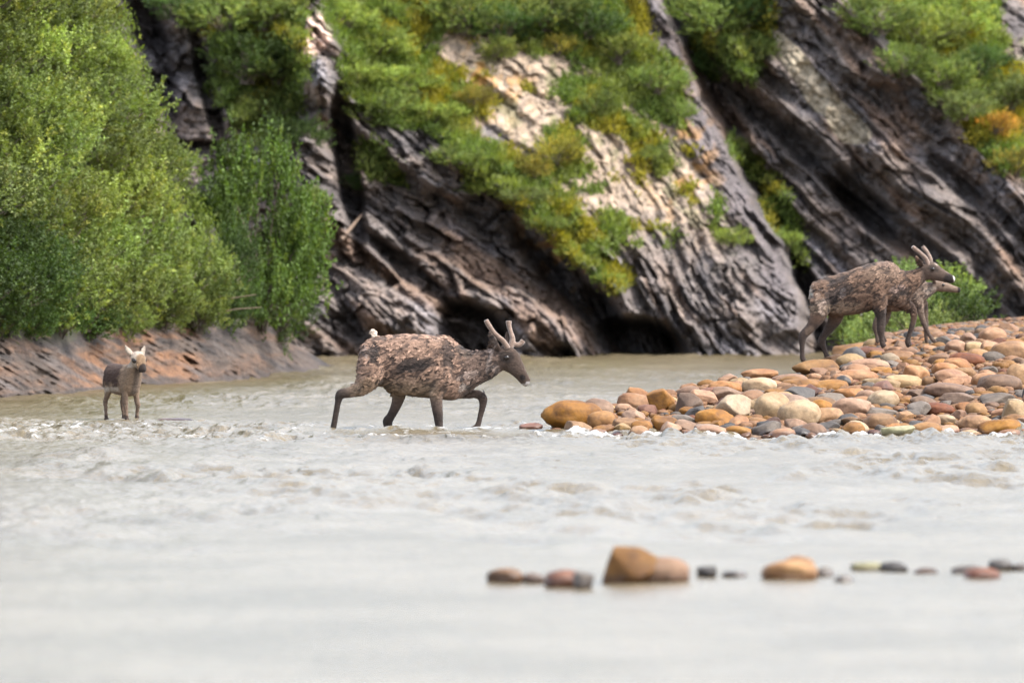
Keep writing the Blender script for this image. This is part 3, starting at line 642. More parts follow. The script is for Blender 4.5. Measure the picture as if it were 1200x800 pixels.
BIG = [(671, 503, 76, 34, 'ochre', 0, 'large flat topped ochre boulder with a dark left end at the tip of the bar'), (622, 504, 28, 9, 'red', 0, 'low reddish brown stone in the water left of the ochre boulder'), (705, 501, 34, 20, 'ochre', 0, 'rounded ochre stone leaning on the right side of the large tip boulder'),
       (773, 482, 34, 28, 'ochre', 1, 'upright ochre stone with a dark face near the left tip'), (744, 472, 36, 18, 'tan', 1, 'sloping tan stone behind the upright ochre stone'), (805, 484, 38, 24, 'pink', 1, 'blocky pinkish stone beside the upright ochre stone'),
       (861, 492, 44, 30, 'cream', 1, 'cream boulder with a darker brown foot left of centre'), (781, 507, 36, 20, 'ochre', 1, 'ochre stone at the waterline under the upright stone'), (752, 507, 26, 15, 'ochre', 0, 'ochre stone at the foaming waterline, right of a flat one'), (733, 503, 30, 15, 'ochre', 0, 'flat ochre stone in the foam at the left tip'),
       (905, 493, 42, 34, 'cream', 0, 'large cream boulder, left half of the pale pair'), (937, 498, 50, 30, 'cream', 0, 'large cream boulder, right half of the pale pair'), (969, 496, 38, 19, 'ochre', 0, 'ochre stone right of the pale pair'), (970, 506, 30, 12, 'dark', 1, 'black wet slab at the waterline below the pale pair'),
       (1000, 511, 28, 17, 'ochre', 0, 'small ochre boulder on the waterline right of the black slab'), (1000, 487, 48, 21, 'tan', 0, 'smooth orange boulder above the black slab'), (1031, 505, 42, 21, 'ochre', 0, 'oval ochre boulder left of the pointed olive rock'), (1053, 513, 40, 17, 'olive', 1, 'pointed pale olive rock standing in the water'),
       (1085, 511, 38, 17, 'ochre', 0, 'oval ochre boulder right of the pointed olive rock'), (1143, 505, 42, 19, 'ochre', 0, 'smooth ochre boulder, left of two at the front right'), (1172, 509, 50, 18, 'ochre', 0, 'smooth ochre boulder, right of two at the front right'), (1035, 478, 38, 21, 'cream', 0, 'speckled cream boulder in the centre of the bar'),
       (1032, 488, 40, 11, 'grey', 1, 'flat grey slab below the speckled cream boulder'), (1076, 488, 32, 18, 'grey', 1, 'grey brown block right of the flat grey slab'), (1116, 466, 64, 17, 'tan', 0, 'long smooth orange boulder on the right of the bar'), (1122, 474, 42, 16, 'pink', 1, 'rough pinkish rock under the long orange boulder'),
       (1115, 450, 42, 18, 'tan', 0, 'domed tan boulder above the long orange boulder'), (1172, 458, 52, 20, 'pink', 0, 'wide pinkish brown boulder near the right edge'), (1167, 475, 48, 15, 'grey', 1, 'grey slab under the wide pinkish boulder'), (1188, 423, 52, 24, 'ochre', 0, 'large ochre boulder high at the right edge'),
       (1133, 429, 44, 16, 'red', 0, 'reddish orange boulder high on the right'), (1102, 427, 28, 13, 'pink', 0, 'pinkish grey stone left of the high reddish boulder'), (959, 439, 58, 18, 'ochre', 1, 'long ochre slab under the rear hooves of the right caribou'), (997, 430, 34, 16, 'cream', 0, 'cream stone on the crest right of the rear hooves'),
       (1018, 435, 50, 15, 'tan', 0, 'long tan stone under the belly of the right caribou'), (890, 439, 44, 11, 'tan', 0, 'flat tan stone on the left end of the crest'), (936, 469, 44, 16, 'dark', 1, 'dark grey slab above the pale pair'), (975, 473, 40, 13, 'grey', 1, 'grey slab right of the dark grey slab'),
       (1005, 447, 50, 14, 'tan', 0, 'wide tan stone in the upper middle of the bar'), (1021, 419, 34, 13, 'red', 0, 'brown stone between the legs of the right caribou'), (890, 460, 42, 18, 'cream', 0, 'pale flat boulder above the cream pair'), (850, 462, 40, 16, 'tan', 0, 'orange tan stone on the left shoulder of the bar'),
       (925, 452, 44, 14, 'tan', 0, 'tan stone below the left end of the crest'), (1060, 455, 46, 17, 'cream', 0, 'pale boulder in the upper middle, left of the domed one'), (1190, 495, 40, 26, 'cream', 1, 'pale angular boulder cut by the right edge'), (830, 508, 34, 12, 'pink', 0, 'low pinkish stone at the waterline left of centre'),
       (866, 511, 36, 12, 'ochre', 0, 'bright orange flat stone at the waterline'), (905, 508, 34, 12, 'pink', 0, 'brown stone at the waterline under the pale pair'), (1195, 452, 30, 26, 'ochre', 0, 'tall ochre boulder at the right edge, mid height'), (825, 474, 34, 18, 'tan', 1, 'blocky tan stone left of the cream boulder'), (800, 500, 34, 16, 'grey', 1, 'flat grey brown slab among the front left stones')]
placed = []
for (px, by, wpx, hpx, cl_, an_, lab) in BIG:
    p = bar_pt(px, min(by, 512)) 
    if by > 509 : p.y = 73.0 - (0.25 if cl_ == 'olive' else 0); p.x = (px - 600) / F * p.y; p.z = 0
    sc_ = p.y / F; rw = wpx / 2 * sc_; hh = hpx * sc_; rz_ = hh * 0.62
    zb = min(CAMZ - (by - HOR) * sc_, p.z + 0.03)
    c_ = (p.x, p.y + rw * 0.5, zb + hh - rz_)
    put_stone(c_, (rw * 1.03, rw * rng.uniform(0.7, 0.95), rz_), cl_, bool(an_), rng.uniform(-0.25, 0.25), (0, rng.uniform(-0.08, 0.08)), lab, 'stones of the gravel bar')
    placed.append((c_[0], c_[1], rw))
cand = []
P_ = list(placed)
def fill(n_, r0, r1, tries, Y1):
    k = 0
    for _ in range(tries):
        if k >= n_: break
        Y = 72.9 + (Y1 - 72.9) * rng.random() ** 1.5; X = rng.uniform(0.3, 0.08 * Y); r = rng.uniform(r0, r1)
        if bar_h(X, Y) < -0.045: continue
        ok = True
        for (a, b_, c_) in P_:
            if (a - X) ** 2 + (b_ - Y) ** 2 < (0.78 * (c_ + r)) ** 2: ok = False; break
        if ok: P_.append((X, Y, r)); cand.append((X, Y, r)); k += 1
fill(55, 0.155, 0.22, 4000, 92); fill(330, 0.09, 0.15, 9000, 93); fill(900, 0.05, 0.09, 14000, 93)
order = sorted(cand, key=lambda c: -c[2] / c[1]); NI = 300 - len(BIG)
def rcol(r, Y):
    pr = [0.30, 0.42, 0.06, 0.10, 0.03, 0.06, 0.03] if r > 0.1 else [0.23, 0.36, 0.05, 0.16, 0.05, 0.09, 0.06]
    return ['ochre', 'tan', 'cream', 'pink', 'red', 'grey', 'dark'][rng.choice(7, p=pr)]
rest = []
for i, (X, Y, r) in enumerate(order):
    cl_ = rcol(r, Y); an_ = bool(rng.random() < (0.9 if cl_ in ('grey', 'dark') else 0.55)); hz_ = r * rng.uniform(0.42, 0.78)
    z = max(float(bar_h(np.array(X), np.array(Y))), -0.03) + hz_ * 0.35
    if i < NI:
        size = 'large' if r > 0.205 else 'medium' if r > 0.135 else 'small'
        put_stone((X, Y, z), (r * rng.uniform(1.0, 1.3), r * rng.uniform(0.75, 1.0), hz_), cl_, an_, rng.uniform(-3.14, 3.14), (rng.uniform(-.25, .25), rng.uniform(-.25, .25)), zlabel(size, cl_, an_, X, Y), 'stones of the gravel bar')
    else: rest.append((X, Y, r, hz_, z, cl_, an_))
VV = []; FF = []; MI = []; nv = 0; keys = list(ST)
extra_ = [(X, Y) for X, Y in zip(rng.uniform(0.5, 9.0, 7500), 73 + 26 * rng.random(7500) ** 1.2)]
extra_ += [(X, Y) for X, Y in zip(rng.uniform(6.0, 15.0, 6500), 73 + 34 * rng.random(6500) ** 1.1)]
for X, Y in extra_:
    if 0.3 < X and bar_h(X, Y) > -0.02:
        r = rng.uniform(0.03, 0.065) if X < 0.078 * Y else rng.uniform(0.06, 0.16); rest.append((X, Y, r, r * 0.6, float(bar_h(np.array(X), np.array(Y))) + 0.01, rcol(0.05, Y), True))
lowsh = [stone_shape(500 + i, i % 2 == 0, ICO2) for i in range(12)]
for (X, Y, r, hz_, z, cl_, an_) in rest:
    V = lowsh[rng.integers(12)] * np.array([r * rng.uniform(1, 1.3), r * rng.uniform(.75, 1), hz_]); a = rng.uniform(0, 6.28)
    V = np.stack([V[:, 0] * math.cos(a) - V[:, 1] * math.sin(a), V[:, 0] * math.sin(a) + V[:, 1] * math.cos(a), V[:, 2]], -1) + np.array([X, Y, z])
    VV.append(V); FF.append(ICO2[1] + nv); nv += len(V); MI.append(np.full(len(ICO2[1]), keys.index(cl_), np.int32))
me = mesh_np('pebbles', np.concatenate(VV), np.concatenate(FF))
for k in keys: me.materials.append(ST[k][1])
me.polygons.foreach_set('material_index', np.concatenate(MI))
tag(link('pebbles', me, None), 'smaller pebbles filling the gaps between the cobbles of the bar', None, None, 'stuff')
# blurred foreground stones: (x0, x1, y top, y base, colour, angular, label)
FG = [(570, 613, 665, 683, 'ochre', 0, 'low ochre stone at the left end of the foreground row'), (611, 638, 671, 683, 'pink', 0, 'small brownish stone right of the leftmost foreground stone'), (638, 684, 667, 687, 'red', 0, 'reddish flat stone left of the big foreground boulder'),
      (670, 696, 667, 689, 'grey', 1, 'small grey stone touching the left side of the big foreground boulder'), (695, 778, 640, 684, 'ochre', 1, 'big orange boulder standing highest in the foreground'), (748, 808, 652, 684, 'pink', 0, 'brown boulder forming the right half of the big foreground boulder'),
      (817, 840, 659, 679, 'dark', 1, 'dark pointed stone just right of the big foreground boulder'), (846, 876, 669, 678, 'grey', 0, 'faint grey stone barely above the foreground water'), (893, 958, 656, 681, 'ochre', 0, 'brown domed boulder alone in the middle of the foreground row'),
      (912, 950, 652, 672, 'tan', 1, 'pale orange rock on top of the brown domed boulder'), (955, 978, 664, 678, 'grey', 0, 'small grey stone right of the brown domed boulder'), (978, 1000, 674, 684, 'grey', 0, 'tiny grey stone nearest the camera in the foreground row'),
      (994, 1050, 659, 671, 'olive', 0, 'flat olive stone in the right part of the foreground row'), (1030, 1064, 658, 672, 'dark', 0, 'dark stone against the right end of the flat olive stone'), (1072, 1100, 665, 674, 'pink', 0, 'faint pinkish pebble right of the olive stone'),
      (1116, 1150, 662, 674, 'grey', 0, 'pale grey flat stone near the right edge foreground'), (1130, 1172, 665, 680, 'red', 0, 'reddish brown stone near the right edge foreground'), (1157, 1188, 655, 669, 'dark', 0, 'dark stone behind the reddish one near the right edge'), (1186, 1215, 660, 669, 'grey', 0, 'grey stone cut by the right edge in the foreground')]
for (x0, x1, yt, yb, cl_, an_, lab) in FG:
    Y = 16000 / (yb - HOR); sc_ = Y / F; rw = (x1 - x0) / 2 * sc_; hh = (yb - yt) * sc_; rz_ = hh * 0.7
    if 'on top' in lab: Y = 41.6
    put_stone(((x0 + x1) / 2 * sc_ - 600 * sc_, Y + rw * 0.4, hh - rz_ if 'on top' not in lab else 0.075), (rw * 1.05, rw * 0.8, rz_ if 'on top' not in lab else 0.065), cl_, bool(an_), rng.uniform(-0.2, 0.2), (0, rng.uniform(-.06, .06)), lab, 'stones in the foreground water', name='river_stone')
# flat rock just breaking the surface by the calf
p = W(206, 493, 80.0); put_stone((p[0], p[1], -0.015), (0.24, 0.14, 0.04), 'red', False, 0, (0, 0), 'thin dark reddish rock just breaking the water right of the calf', None, name='river_stone', i=2)
# rocks behind the rear legs of the right caribou
for (px, py, wpx, hpx, cl_, Y, lab) in [(1005, 415, 60, 16, 'ochre', 97, 'orange rock patch behind the legs of the right caribou'), (1045, 408, 40, 14, 'ochre', 98, 'orange rock behind the front legs of the right caribou')]:
    sc_ = Y / F; put_stone(((px - 600) * sc_, Y, CAMZ - (py - HOR) * sc_ + 0.04), (wpx / 2 * sc_, 0.4, hpx * sc_ * 0.7), cl_, True, 0, (0, 0), lab, None, name='boulder')

# ------------------------------------------------------------------ ANIMALS
def loft(secs, n_=22, sq=1.0):
    V = []; Fc = []
    for c, a, b_ in secs:
        for k in range(n_):
            t = 2 * math.pi * k / n_; cs, sn = math.cos(t), math.sin(t)
            V.append(np.array(c) + np.array(a) * math.copysign(abs(cs) ** sq, cs) + np.array(b_) * math.copysign(abs(sn) ** sq, sn))
    m_ = len(secs)
    for i in range(m_ - 1):
        for k in range(n_): Fc.append((i * n_ + k, i * n_ + (k + 1) % n_, (i + 1) * n_ + (k + 1) % n_, (i + 1) * n_ + k))
    V.append(np.array(secs[0][0])); V.append(np.array(secs[-1][0])); c0, c1 = len(V) - 2, len(V) - 1
    for k in range(n_):
        Fc.append((c0, (k + 1) % n_, k)); Fc.append((c1, (m_ - 1) * n_ + k, (m_ - 1) * n_ + (k + 1) % n_))
    return V, Fc
def smooth_path(pts, sub=5):
    P = np.array(pts, float); out_ = []
    for i in range(len(P) - 1):
        p0, p1, p2, p3 = P[max(i - 1, 0)], P[i], P[i + 1], P[min(i + 2, len(P) - 1)]
        for k in range(sub):
            t = k / sub
            out_.append(0.5 * ((2 * p1) + (-p0 + p2) * t + (2 * p0 - 5 * p1 + 4 * p2 - p3) * t * t + (-p0 + 3 * p1 - 3 * p2 + p3) * t ** 3))
    out_.append(P[-1]); return np.array(out_)
def limb(pts, ys=0.85, up=(0, 1, 0), sub=4):
    """pts: (x,y,z,r)"""
    Q = smooth_path(pts, sub); Q[:, 3] = np.maximum(Q[:, 3], 0.006); secs = []
    for i in range(len(Q)):
        t = Q[min(i + 1, len(Q) - 1), :3] - Q[max(i - 1, 0), :3]; t /= np.linalg.norm(t) + 1e-9
        u = np.array(up, float); u = u - t * (u @ t); u /= np.linalg.norm(u) + 1e-9; v = np.cross(t, u); r = Q[i, 3]
        secs.append((Q[i, :3], u * r * ys, v * r))
    return loft(secs, 16)
class Parts:
    def __init__(s): s.V = []; s.F = []
    def add(s, vf): V, Fc = vf; n0 = len(s.V); s.V += list(V); s.F += [tuple(i + n0 for i in f) for f in Fc]
    def remesh(s, vox, it=5):
        me = bpy.data.meshes.new('tmp'); me.from_pydata([tuple(v) for v in s.V], [], s.F); me.update()
        o = bpy.data.objects.new('tmp', me); col.objects.link(o)
        r = o.modifiers.new('r', 'REMESH'); r.mode = 'VOXEL'; r.voxel_size = vox
        sm = o.modifiers.new('s', 'SMOOTH'); sm.factor = 0.5; sm.iterations = it
        dg = bpy.context.evaluated_depsgraph_get(); dg.update()
        m2 = bpy.data.meshes.new_from_object(o.evaluated_get(dg)); bpy.data.objects.remove(o, do_unlink=True)
        return m2
def fur_mat(name, rough=0.9):
    m, n, l, b, out = newmat(name); at = N(n, 'ShaderNodeAttribute', attribute_name='col'); tc = n.new('ShaderNodeTexCoord')
    mp = n.new('ShaderNodeMapping'); mp.inputs['Scale'].default_value = (1, 1.6, 2.4); mp.inputs['Rotation'].default_value = (0, R(-15), 0); l.new(tc.outputs['Object'], mp.inputs[0])
    n1 = noise(n, l, mp.outputs[0], 22, 6, 0.7); n2 = noise(n, l, mp.outputs[0], 70, 3, 0.6)
    c = mixc(n, l, at.outputs['Color'], ramp(n, l, n1, [(0.3, 0.6), (0.5, 1.0), (0.7, 1.35)]), 0.6, 'MULTIPLY')
    c = mixc(n, l, c, ramp(n, l, n2, [(0.3, 0.7), (0.7, 1.3)]), 0.8, 'MULTIPLY')
    l.new(c, b.inputs['Base Color']); b.inputs['Roughness'].default_value = rough; b.inputs['Specular IOR Level'].default_value = 0.2
    b.inputs['Sheen Weight'].default_value = 0.08; b.inputs['Sheen Roughness'].default_value = 0.5
    bump(n, l, b, mathn(n, l, 'ADD', n1, mathn(n, l, 'MULTIPLY', n2, 0.4)), 0.8, 0.02)
    return m
M_fur = fur_mat('caribou fur')
m, n, l, b, out = newmat('eye'); b.inputs['Base Color'].default_value = (0.012, 0.008, 0.006, 1); b.inputs['Roughness'].default_value = 0.12; M_eye = m
m, n, l, b, out = newmat('antler velvet'); tc = n.new('ShaderNodeTexCoord')
l.new(ramp(n, l, noise(n, l, tc.outputs['Object'], 30, 4), [(0.3, (0.10, 0.065, 0.047)), (0.7, (0.21, 0.145, 0.11))]), b.inputs['Base Color']); b.inputs['Roughness'].default_value = 0.95; b.inputs['Sheen Weight'].default_value = 0.5; M_velvet = m
def sphere(r, sc_=(1, 1, 1)): return ICO3[0] * r * np.array(sc_), ICO3[1]
def paint(me, S, base, marks, mot):
    """base colour + elliptical marks in side-view coordinates"""
    n_ = len(me.vertices); co_ = np.empty(n_ * 3, np.float32); me.vertices.foreach_get('co', co_); co_ = co_.reshape(-1, 3).astype(float)
    no_ = np.empty(n_ * 3, np.float32); me.vertices.foreach_get('normal', no_); no_ = no_.reshape(-1, 3)
    u = S['u0'] + co_[:, 0] * S['k']; v = S['v0'] - co_[:, 2] * S['k']; y = co_[:, 1]
    c = base(u, v, y, co_)
    jit = fbm(co_[:, 0] * 14, y * 14, co_[:, 2] * 14, 4)
    for (cu, cv, ru, rv, ang, cc, st) in marks:
        f = blob(u, v, cu, cv, ru, rv, ang); f = sst(0.30, 0.55, f + 0.38 * jit) * st
        c = lerp(c, cc, f)
    c = c * (1 + mot * fbm(co_[:, 0] * 30, y * 30, co_[:, 2] * 45, 3))[:, None]
    return co_, no_, u, v, c
def clumps(u, v, c, k, th=0.0):
    """matted strips of shed winter coat: dark skin showing between pale strands that run down and back"""
    a = u * 0.86 - v * 0.5; b_ = u * 0.5 + v * 0.86
    wv = 14 * fbm(u / 40, v / 40, 71.0, 3)
    f = fbm((a + wv) / 26, (b_ + wv) / 8.5, 61.0, 3) + 0.35 * fbm(u / 60, v / 60, 66.0, 2)
    d_ = sst(0.02 + th, -0.22 + th, f) * k
    c = lerp(c, c * np.array([0.36, 0.38, 0.42]), d_)
    return lerp(c, np.minimum(c * 1.35, 0.6), sst(0.12, 0.4, f) * k), f
def finish_body(me, S, base, marks, mot, disp, furmask):
    co_, no_, u, v, c = paint(me, S, base, marks, mot)
    fm = furmask(u, v, co_); kk = S['k'] / 467.8
    c, cf = clumps((u + 200 * co_[:, 1]) / kk, v / kk, c, np.clip(fm * 1.2 - 0.25, 0, 1) * S.get('cl', 1.0))
    c = c * S.get('dim', 0.56)
    a, b_, z = co_.T
    nz = fbm(a * 16 + b_ * 4, b_ * 22, z * 34, 4); nz2 = fbm(a * 7, b_ * 7, z * 9, 3)
    co2 = co_ + no_ * ((disp * (0.6 * nz + 0.5 * nz2 + 1.3 * np.clip(cf, -0.3, 0.4))) * fm)[:, None]
    me.vertices.foreach_set('co', co2.astype(np.float32).ravel()); me.update()
    if len(me.polygons): me.polygons.foreach_set('use_smooth', np.ones(len(me.polygons), bool))
    setcol(me, 'col', np.clip(c, 0.004, 0.8)); me.materials.clear(); me.materials.append(M_fur)
    return co2, no_, u, v, c, fm
def tufts(co_, no_, c, prob, n_, L, seed, lift=0.17, tint=(1.12, 1.12, 1.12)):
    r = np.random.default_rng(seed); p = prob / prob.sum(); i = r.choice(len(co_), n_, p=p)
    P = co_[i] - no_[i] * 0.003; D = np.array([-0.9, 0, -0.35]) + r.normal(size=(n_, 3)) * 0.45
    D = D - no_[i] * np.sum(D * no_[i], 1)[:, None]; D /= np.linalg.norm(D, axis=1)[:, None] + 1e-9
    D = D + no_[i] * (lift * r.random(n_))[:, None]; D /= np.linalg.norm(D, axis=1)[:, None]
    sd = np.cross(D, no_[i]); sd /= np.linalg.norm(sd, axis=1)[:, None] + 1e-9
    l_ = (L * (0.5 + r.random(n_)))[:, None]; w_ = l_ * (0.15 + 0.13 * r.random(n_))[:, None]
    V = np.stack([P - sd * w_ * .6, P + D * l_ * .5 - sd * w_ + no_[i] * .002, P + D * l_, P + D * l_ * .5 + sd * w_ + no_[i] * .002, P + sd * w_ * .6], 1)
    idx = np.arange(n_ * 5).reshape(-1, 5)
    cc = c[i] * (0.7 + 0.75 * r.random(n_))[:, None] * np.array(tint)
    return mesh_np('moulting_fur', V.reshape(-1, 3), idx, np.repeat(np.clip(cc, 0.01, 0.7), 5, 0))
def px3(S, u, v, y, r=None):
    p = ((u - S['u0']) / S['k'], y, (S['v0'] - v) / S['k'])
    return p if r is None else (*p, r / S['k'])
def caribou(S, loc, torso, head, legs, ears, antlers, eye, base, marks, label, seed, tail=None, ntuft=5000, disp=0.007, furmask=None, extra=(), name='caribou', rz=0, vox=0.0095, headw=0.60, tuftL=0.034, marksmot=0.35):
    root = empty(name, loc, rz); tag(root, label, 'caribou', None)
    B = Parts()
    T = smooth_path([(u, vt, vb, hw * S['k']) for (u, vt, vb, hw) in torso], 4)
    secs = []
    for u, vt, vb, hw in T:
        cz = (vt + vb) / 2; secs.append((px3(S, u, cz, 0), (0, max(hw, 12) / S['k'], 0), (0, 0, (vb - vt) / 2 / S['k'])))
    B.add(loft(secs, 28, 0.92))
    yo = S.get('heady', 0.0)
    Hd = smooth_path([(u, v, r, hw) for (u, v, r, hw) in head], 4); secs = []
    for i in range(len(Hd)):
        t = Hd[min(i + 1, len(Hd) - 1), :2] - Hd[max(i - 1, 0), :2]; t = np.array([t[0], 0, -t[1]]); t /= np.linalg.norm(t)
        nrm = np.array([-t[2], 0, t[0]]); r = Hd[i, 2] / S['k']
        secs.append((px3(S, Hd[i, 0], Hd[i, 1], yo), np.array([0, 1, 0]) * Hd[i, 3], nrm * r))
    B.add(loft(secs, 22, 0.95))
    for lg in legs:
        B.add(limb([px3(S, *q_) for q_ in lg]))
    for er in ears:
        Q = smooth_path([(*px3(S, u, v, y), w_ / S['k']) for (u, v, y, w_) in er], 4); sec = []
        for i in range(len(Q)):
            t = Q[min(i + 1, len(Q) - 1), :3] - Q[max(i - 1, 0), :3]; t /= np.linalg.norm(t); fw = np.cross(t, [1.0, 0.15, 0]) if S.get('earfront') else np.array([0.9, -0.45, 0]); fw = fw - t * (fw @ t); fw /= np.linalg.norm(fw)
            nn = np.cross(t, fw); sec.append((Q[i, :3], fw * max(Q[i, 3], .008), nn * 0.013))
        B.add(loft(sec, 12))
    for ex in extra: B.add(ex)
    me = B.remesh(vox, 4); me.name = 'body'
    res = finish_body(me, S, base, marks, marksmot, disp, furmask)
    body = link('body', me, None, root)
    for sgn in (-1, 1):
        V, Fc = sphere(eye[3], (1.15, 0.75, 1)); o = link('eye', mesh_np('eye', V, Fc), M_eye, root, px3(S, eye[0], eye[1], yo + sgn * eye[2]))
    for an in antlers:
        A = Parts()
        for br in an: A.add(limb([px3(S, *q_) for q_ in br], ys=0.95, up=(0.2, 1, 0.1)))
        am = A.remesh(0.007, 3); am.materials.clear(); am.materials.append(M_velvet); am.polygons.foreach_set('use_smooth', np.ones(len(am.polygons), bool)); link('antler', am, None, root)
    if ntuft:
        pr = (res[5] > 0.6) * res[5] * (0.15 + sst(0.02, 0.25, res[4].mean(1))) * sst(-0.25, 0.3, fbm(res[0][:, 0] * 9, res[0][:, 1] * 9, res[0][:, 2] * 9, 3)) + 1e-9
        tm = tufts(res[0], res[1], res[4], pr, ntuft, tuftL, seed); link('moulting_fur', tm, M_fur, root)
    if tail:
        r = np.random.default_rng(seed + 1); a0 = np.array(px3(S, *tail[0])); a1 = np.array(px3(S, *tail[1]))
        TL = Parts(); mid_ = (a0 + a1) / 2
        TL.add(limb([(*a0, 0.018), (*mid_, 0.030), (*a1, 0.034), (*(a1 + (a1 - a0) * 0.18), 0.012)], ys=0.8)); tmh = TL.remesh(0.007, 2)
        nn_ = len(tmh.vertices); cc_ = np.empty(nn_ * 3, np.float32); tmh.vertices.foreach_get('co', cc_); cc_ = cc_.reshape(-1, 3).astype(float)
        cc2 = cc_ + 0.02 * np.stack([fbm(cc_[:, 0] * 40, cc_[:, 1] * 40, cc_[:, 2] * 40 + k, 2) for k in (0, 9, 18)], -1)
        tmh.vertices.foreach_set('co', cc2.astype(np.float32).ravel()); setcol(tmh, 'col', np.ones((nn_, 3)) * np.array(tail[2])); tmh.materials.clear(); tmh.materials.append(M_fur)
        tmh.polygons.foreach_set('use_smooth', np.ones(len(tmh.polygons), bool)); link('tail', tmh, None, root)
    return root
# ---- wading caribou (traced joints in a 4.444x crop, 467.8 crop px per metre)
S1 = dict(u0=560.0, v0=628.0, k=467.8, dim=0.49)
def base1(u, v, y, c_):
    pale = np.array([0.34, 0.215, 0.155]); c = np.ones((len(u), 3)) * pale
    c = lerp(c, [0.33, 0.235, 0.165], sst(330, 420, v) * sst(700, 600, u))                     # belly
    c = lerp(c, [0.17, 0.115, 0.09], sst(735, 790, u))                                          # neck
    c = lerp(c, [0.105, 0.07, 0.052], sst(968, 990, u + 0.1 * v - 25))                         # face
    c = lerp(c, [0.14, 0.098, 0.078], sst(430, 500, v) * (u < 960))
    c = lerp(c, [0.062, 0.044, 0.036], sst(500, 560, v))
    c = lerp(c, [0.10, 0.072, 0.058], sst(215, 150, u) * sst(390, 430, v))
    c = lerp(c, [0.06, 0.043, 0.035], sst(160, 125, u))
    c = lerp(c, [0.10, 0.07, 0.055], sst(745, 790, u) * sst(420, 440, v) * (v > 420))
    c = lerp(c, [0.75, 0.7, 0.68], sst(0, 8, (u - 1092) + 0.25 * (v - 380)) * sst(378, 386, v) * (u > 1050)); c = lerp(c, [0.6, 0.54, 0.5], sst(388, 396, v) * (u > 1040) * (v < 420))
    c = lerp(c, [0.03, 0.022, 0.02], sst(22, 10, np.hypot(u - 1078, v - 360)) * (u > 1000))
    return c
D_ = [0.062, 0.046, 0.040]
marks1 = [(1020, 320, 30, 16, 50, [.15, .11, .09], .6), (932, 165, 12, 40, -30, [.2, .16, .14], .7), (994, 256, 40, 30, 20, [.045, .032, .027], .9), (1045, 300, 40, 26, 50, [.12, .085, .068], .6), (500, 300, 95, 42, -8, D_, .95), (310, 225, 30, 62, 10, D_, .95), (692, 240, 40, 80, 0, D_, .9), (770, 225, 60, 25, 30, [.09, .068, .055], .8), (425, 330, 40, 20, 0, D_, .7), (350, 160, 30, 14, 0, D_, .7),
          (590, 275, 50, 26, 0, D_, .8), (265, 215, 14, 40, 0, [.4, .3, .25], .8), (800, 345, 60, 20, -20, [.33, .25, .21], .8), (905, 270, 16, 60, 10, [.36, .28, .24], .8), (940, 320, 20, 30, 0, [.34, .26, .22], .8), (775, 405, 30, 20, 0, [.36, .3, .26], .8),
          (520, 450, 60, 10, 0, [.16, .11, .07], .7), (290, 400, 50, 40, 0, [.30, .20, .13], .7), (470, 200, 40, 10, -20, D_, .6), (400, 250, 30, 10, -20, D_, .6), (560, 350, 40, 8, -20, D_, .6), (640, 165, 30, 12, 0, [.36, .24, .18], .7)]
def fm1(u, v, c_): return 0.25 + 0.75 * sst(965, 935, u) * sst(490, 420, v) * sst(170, 230, u)
P1 = Vector(W(370 + S1['u0'] / 4.444, 360 + S1['v0'] / 4.444, 76.0)); P1.z = 0.0
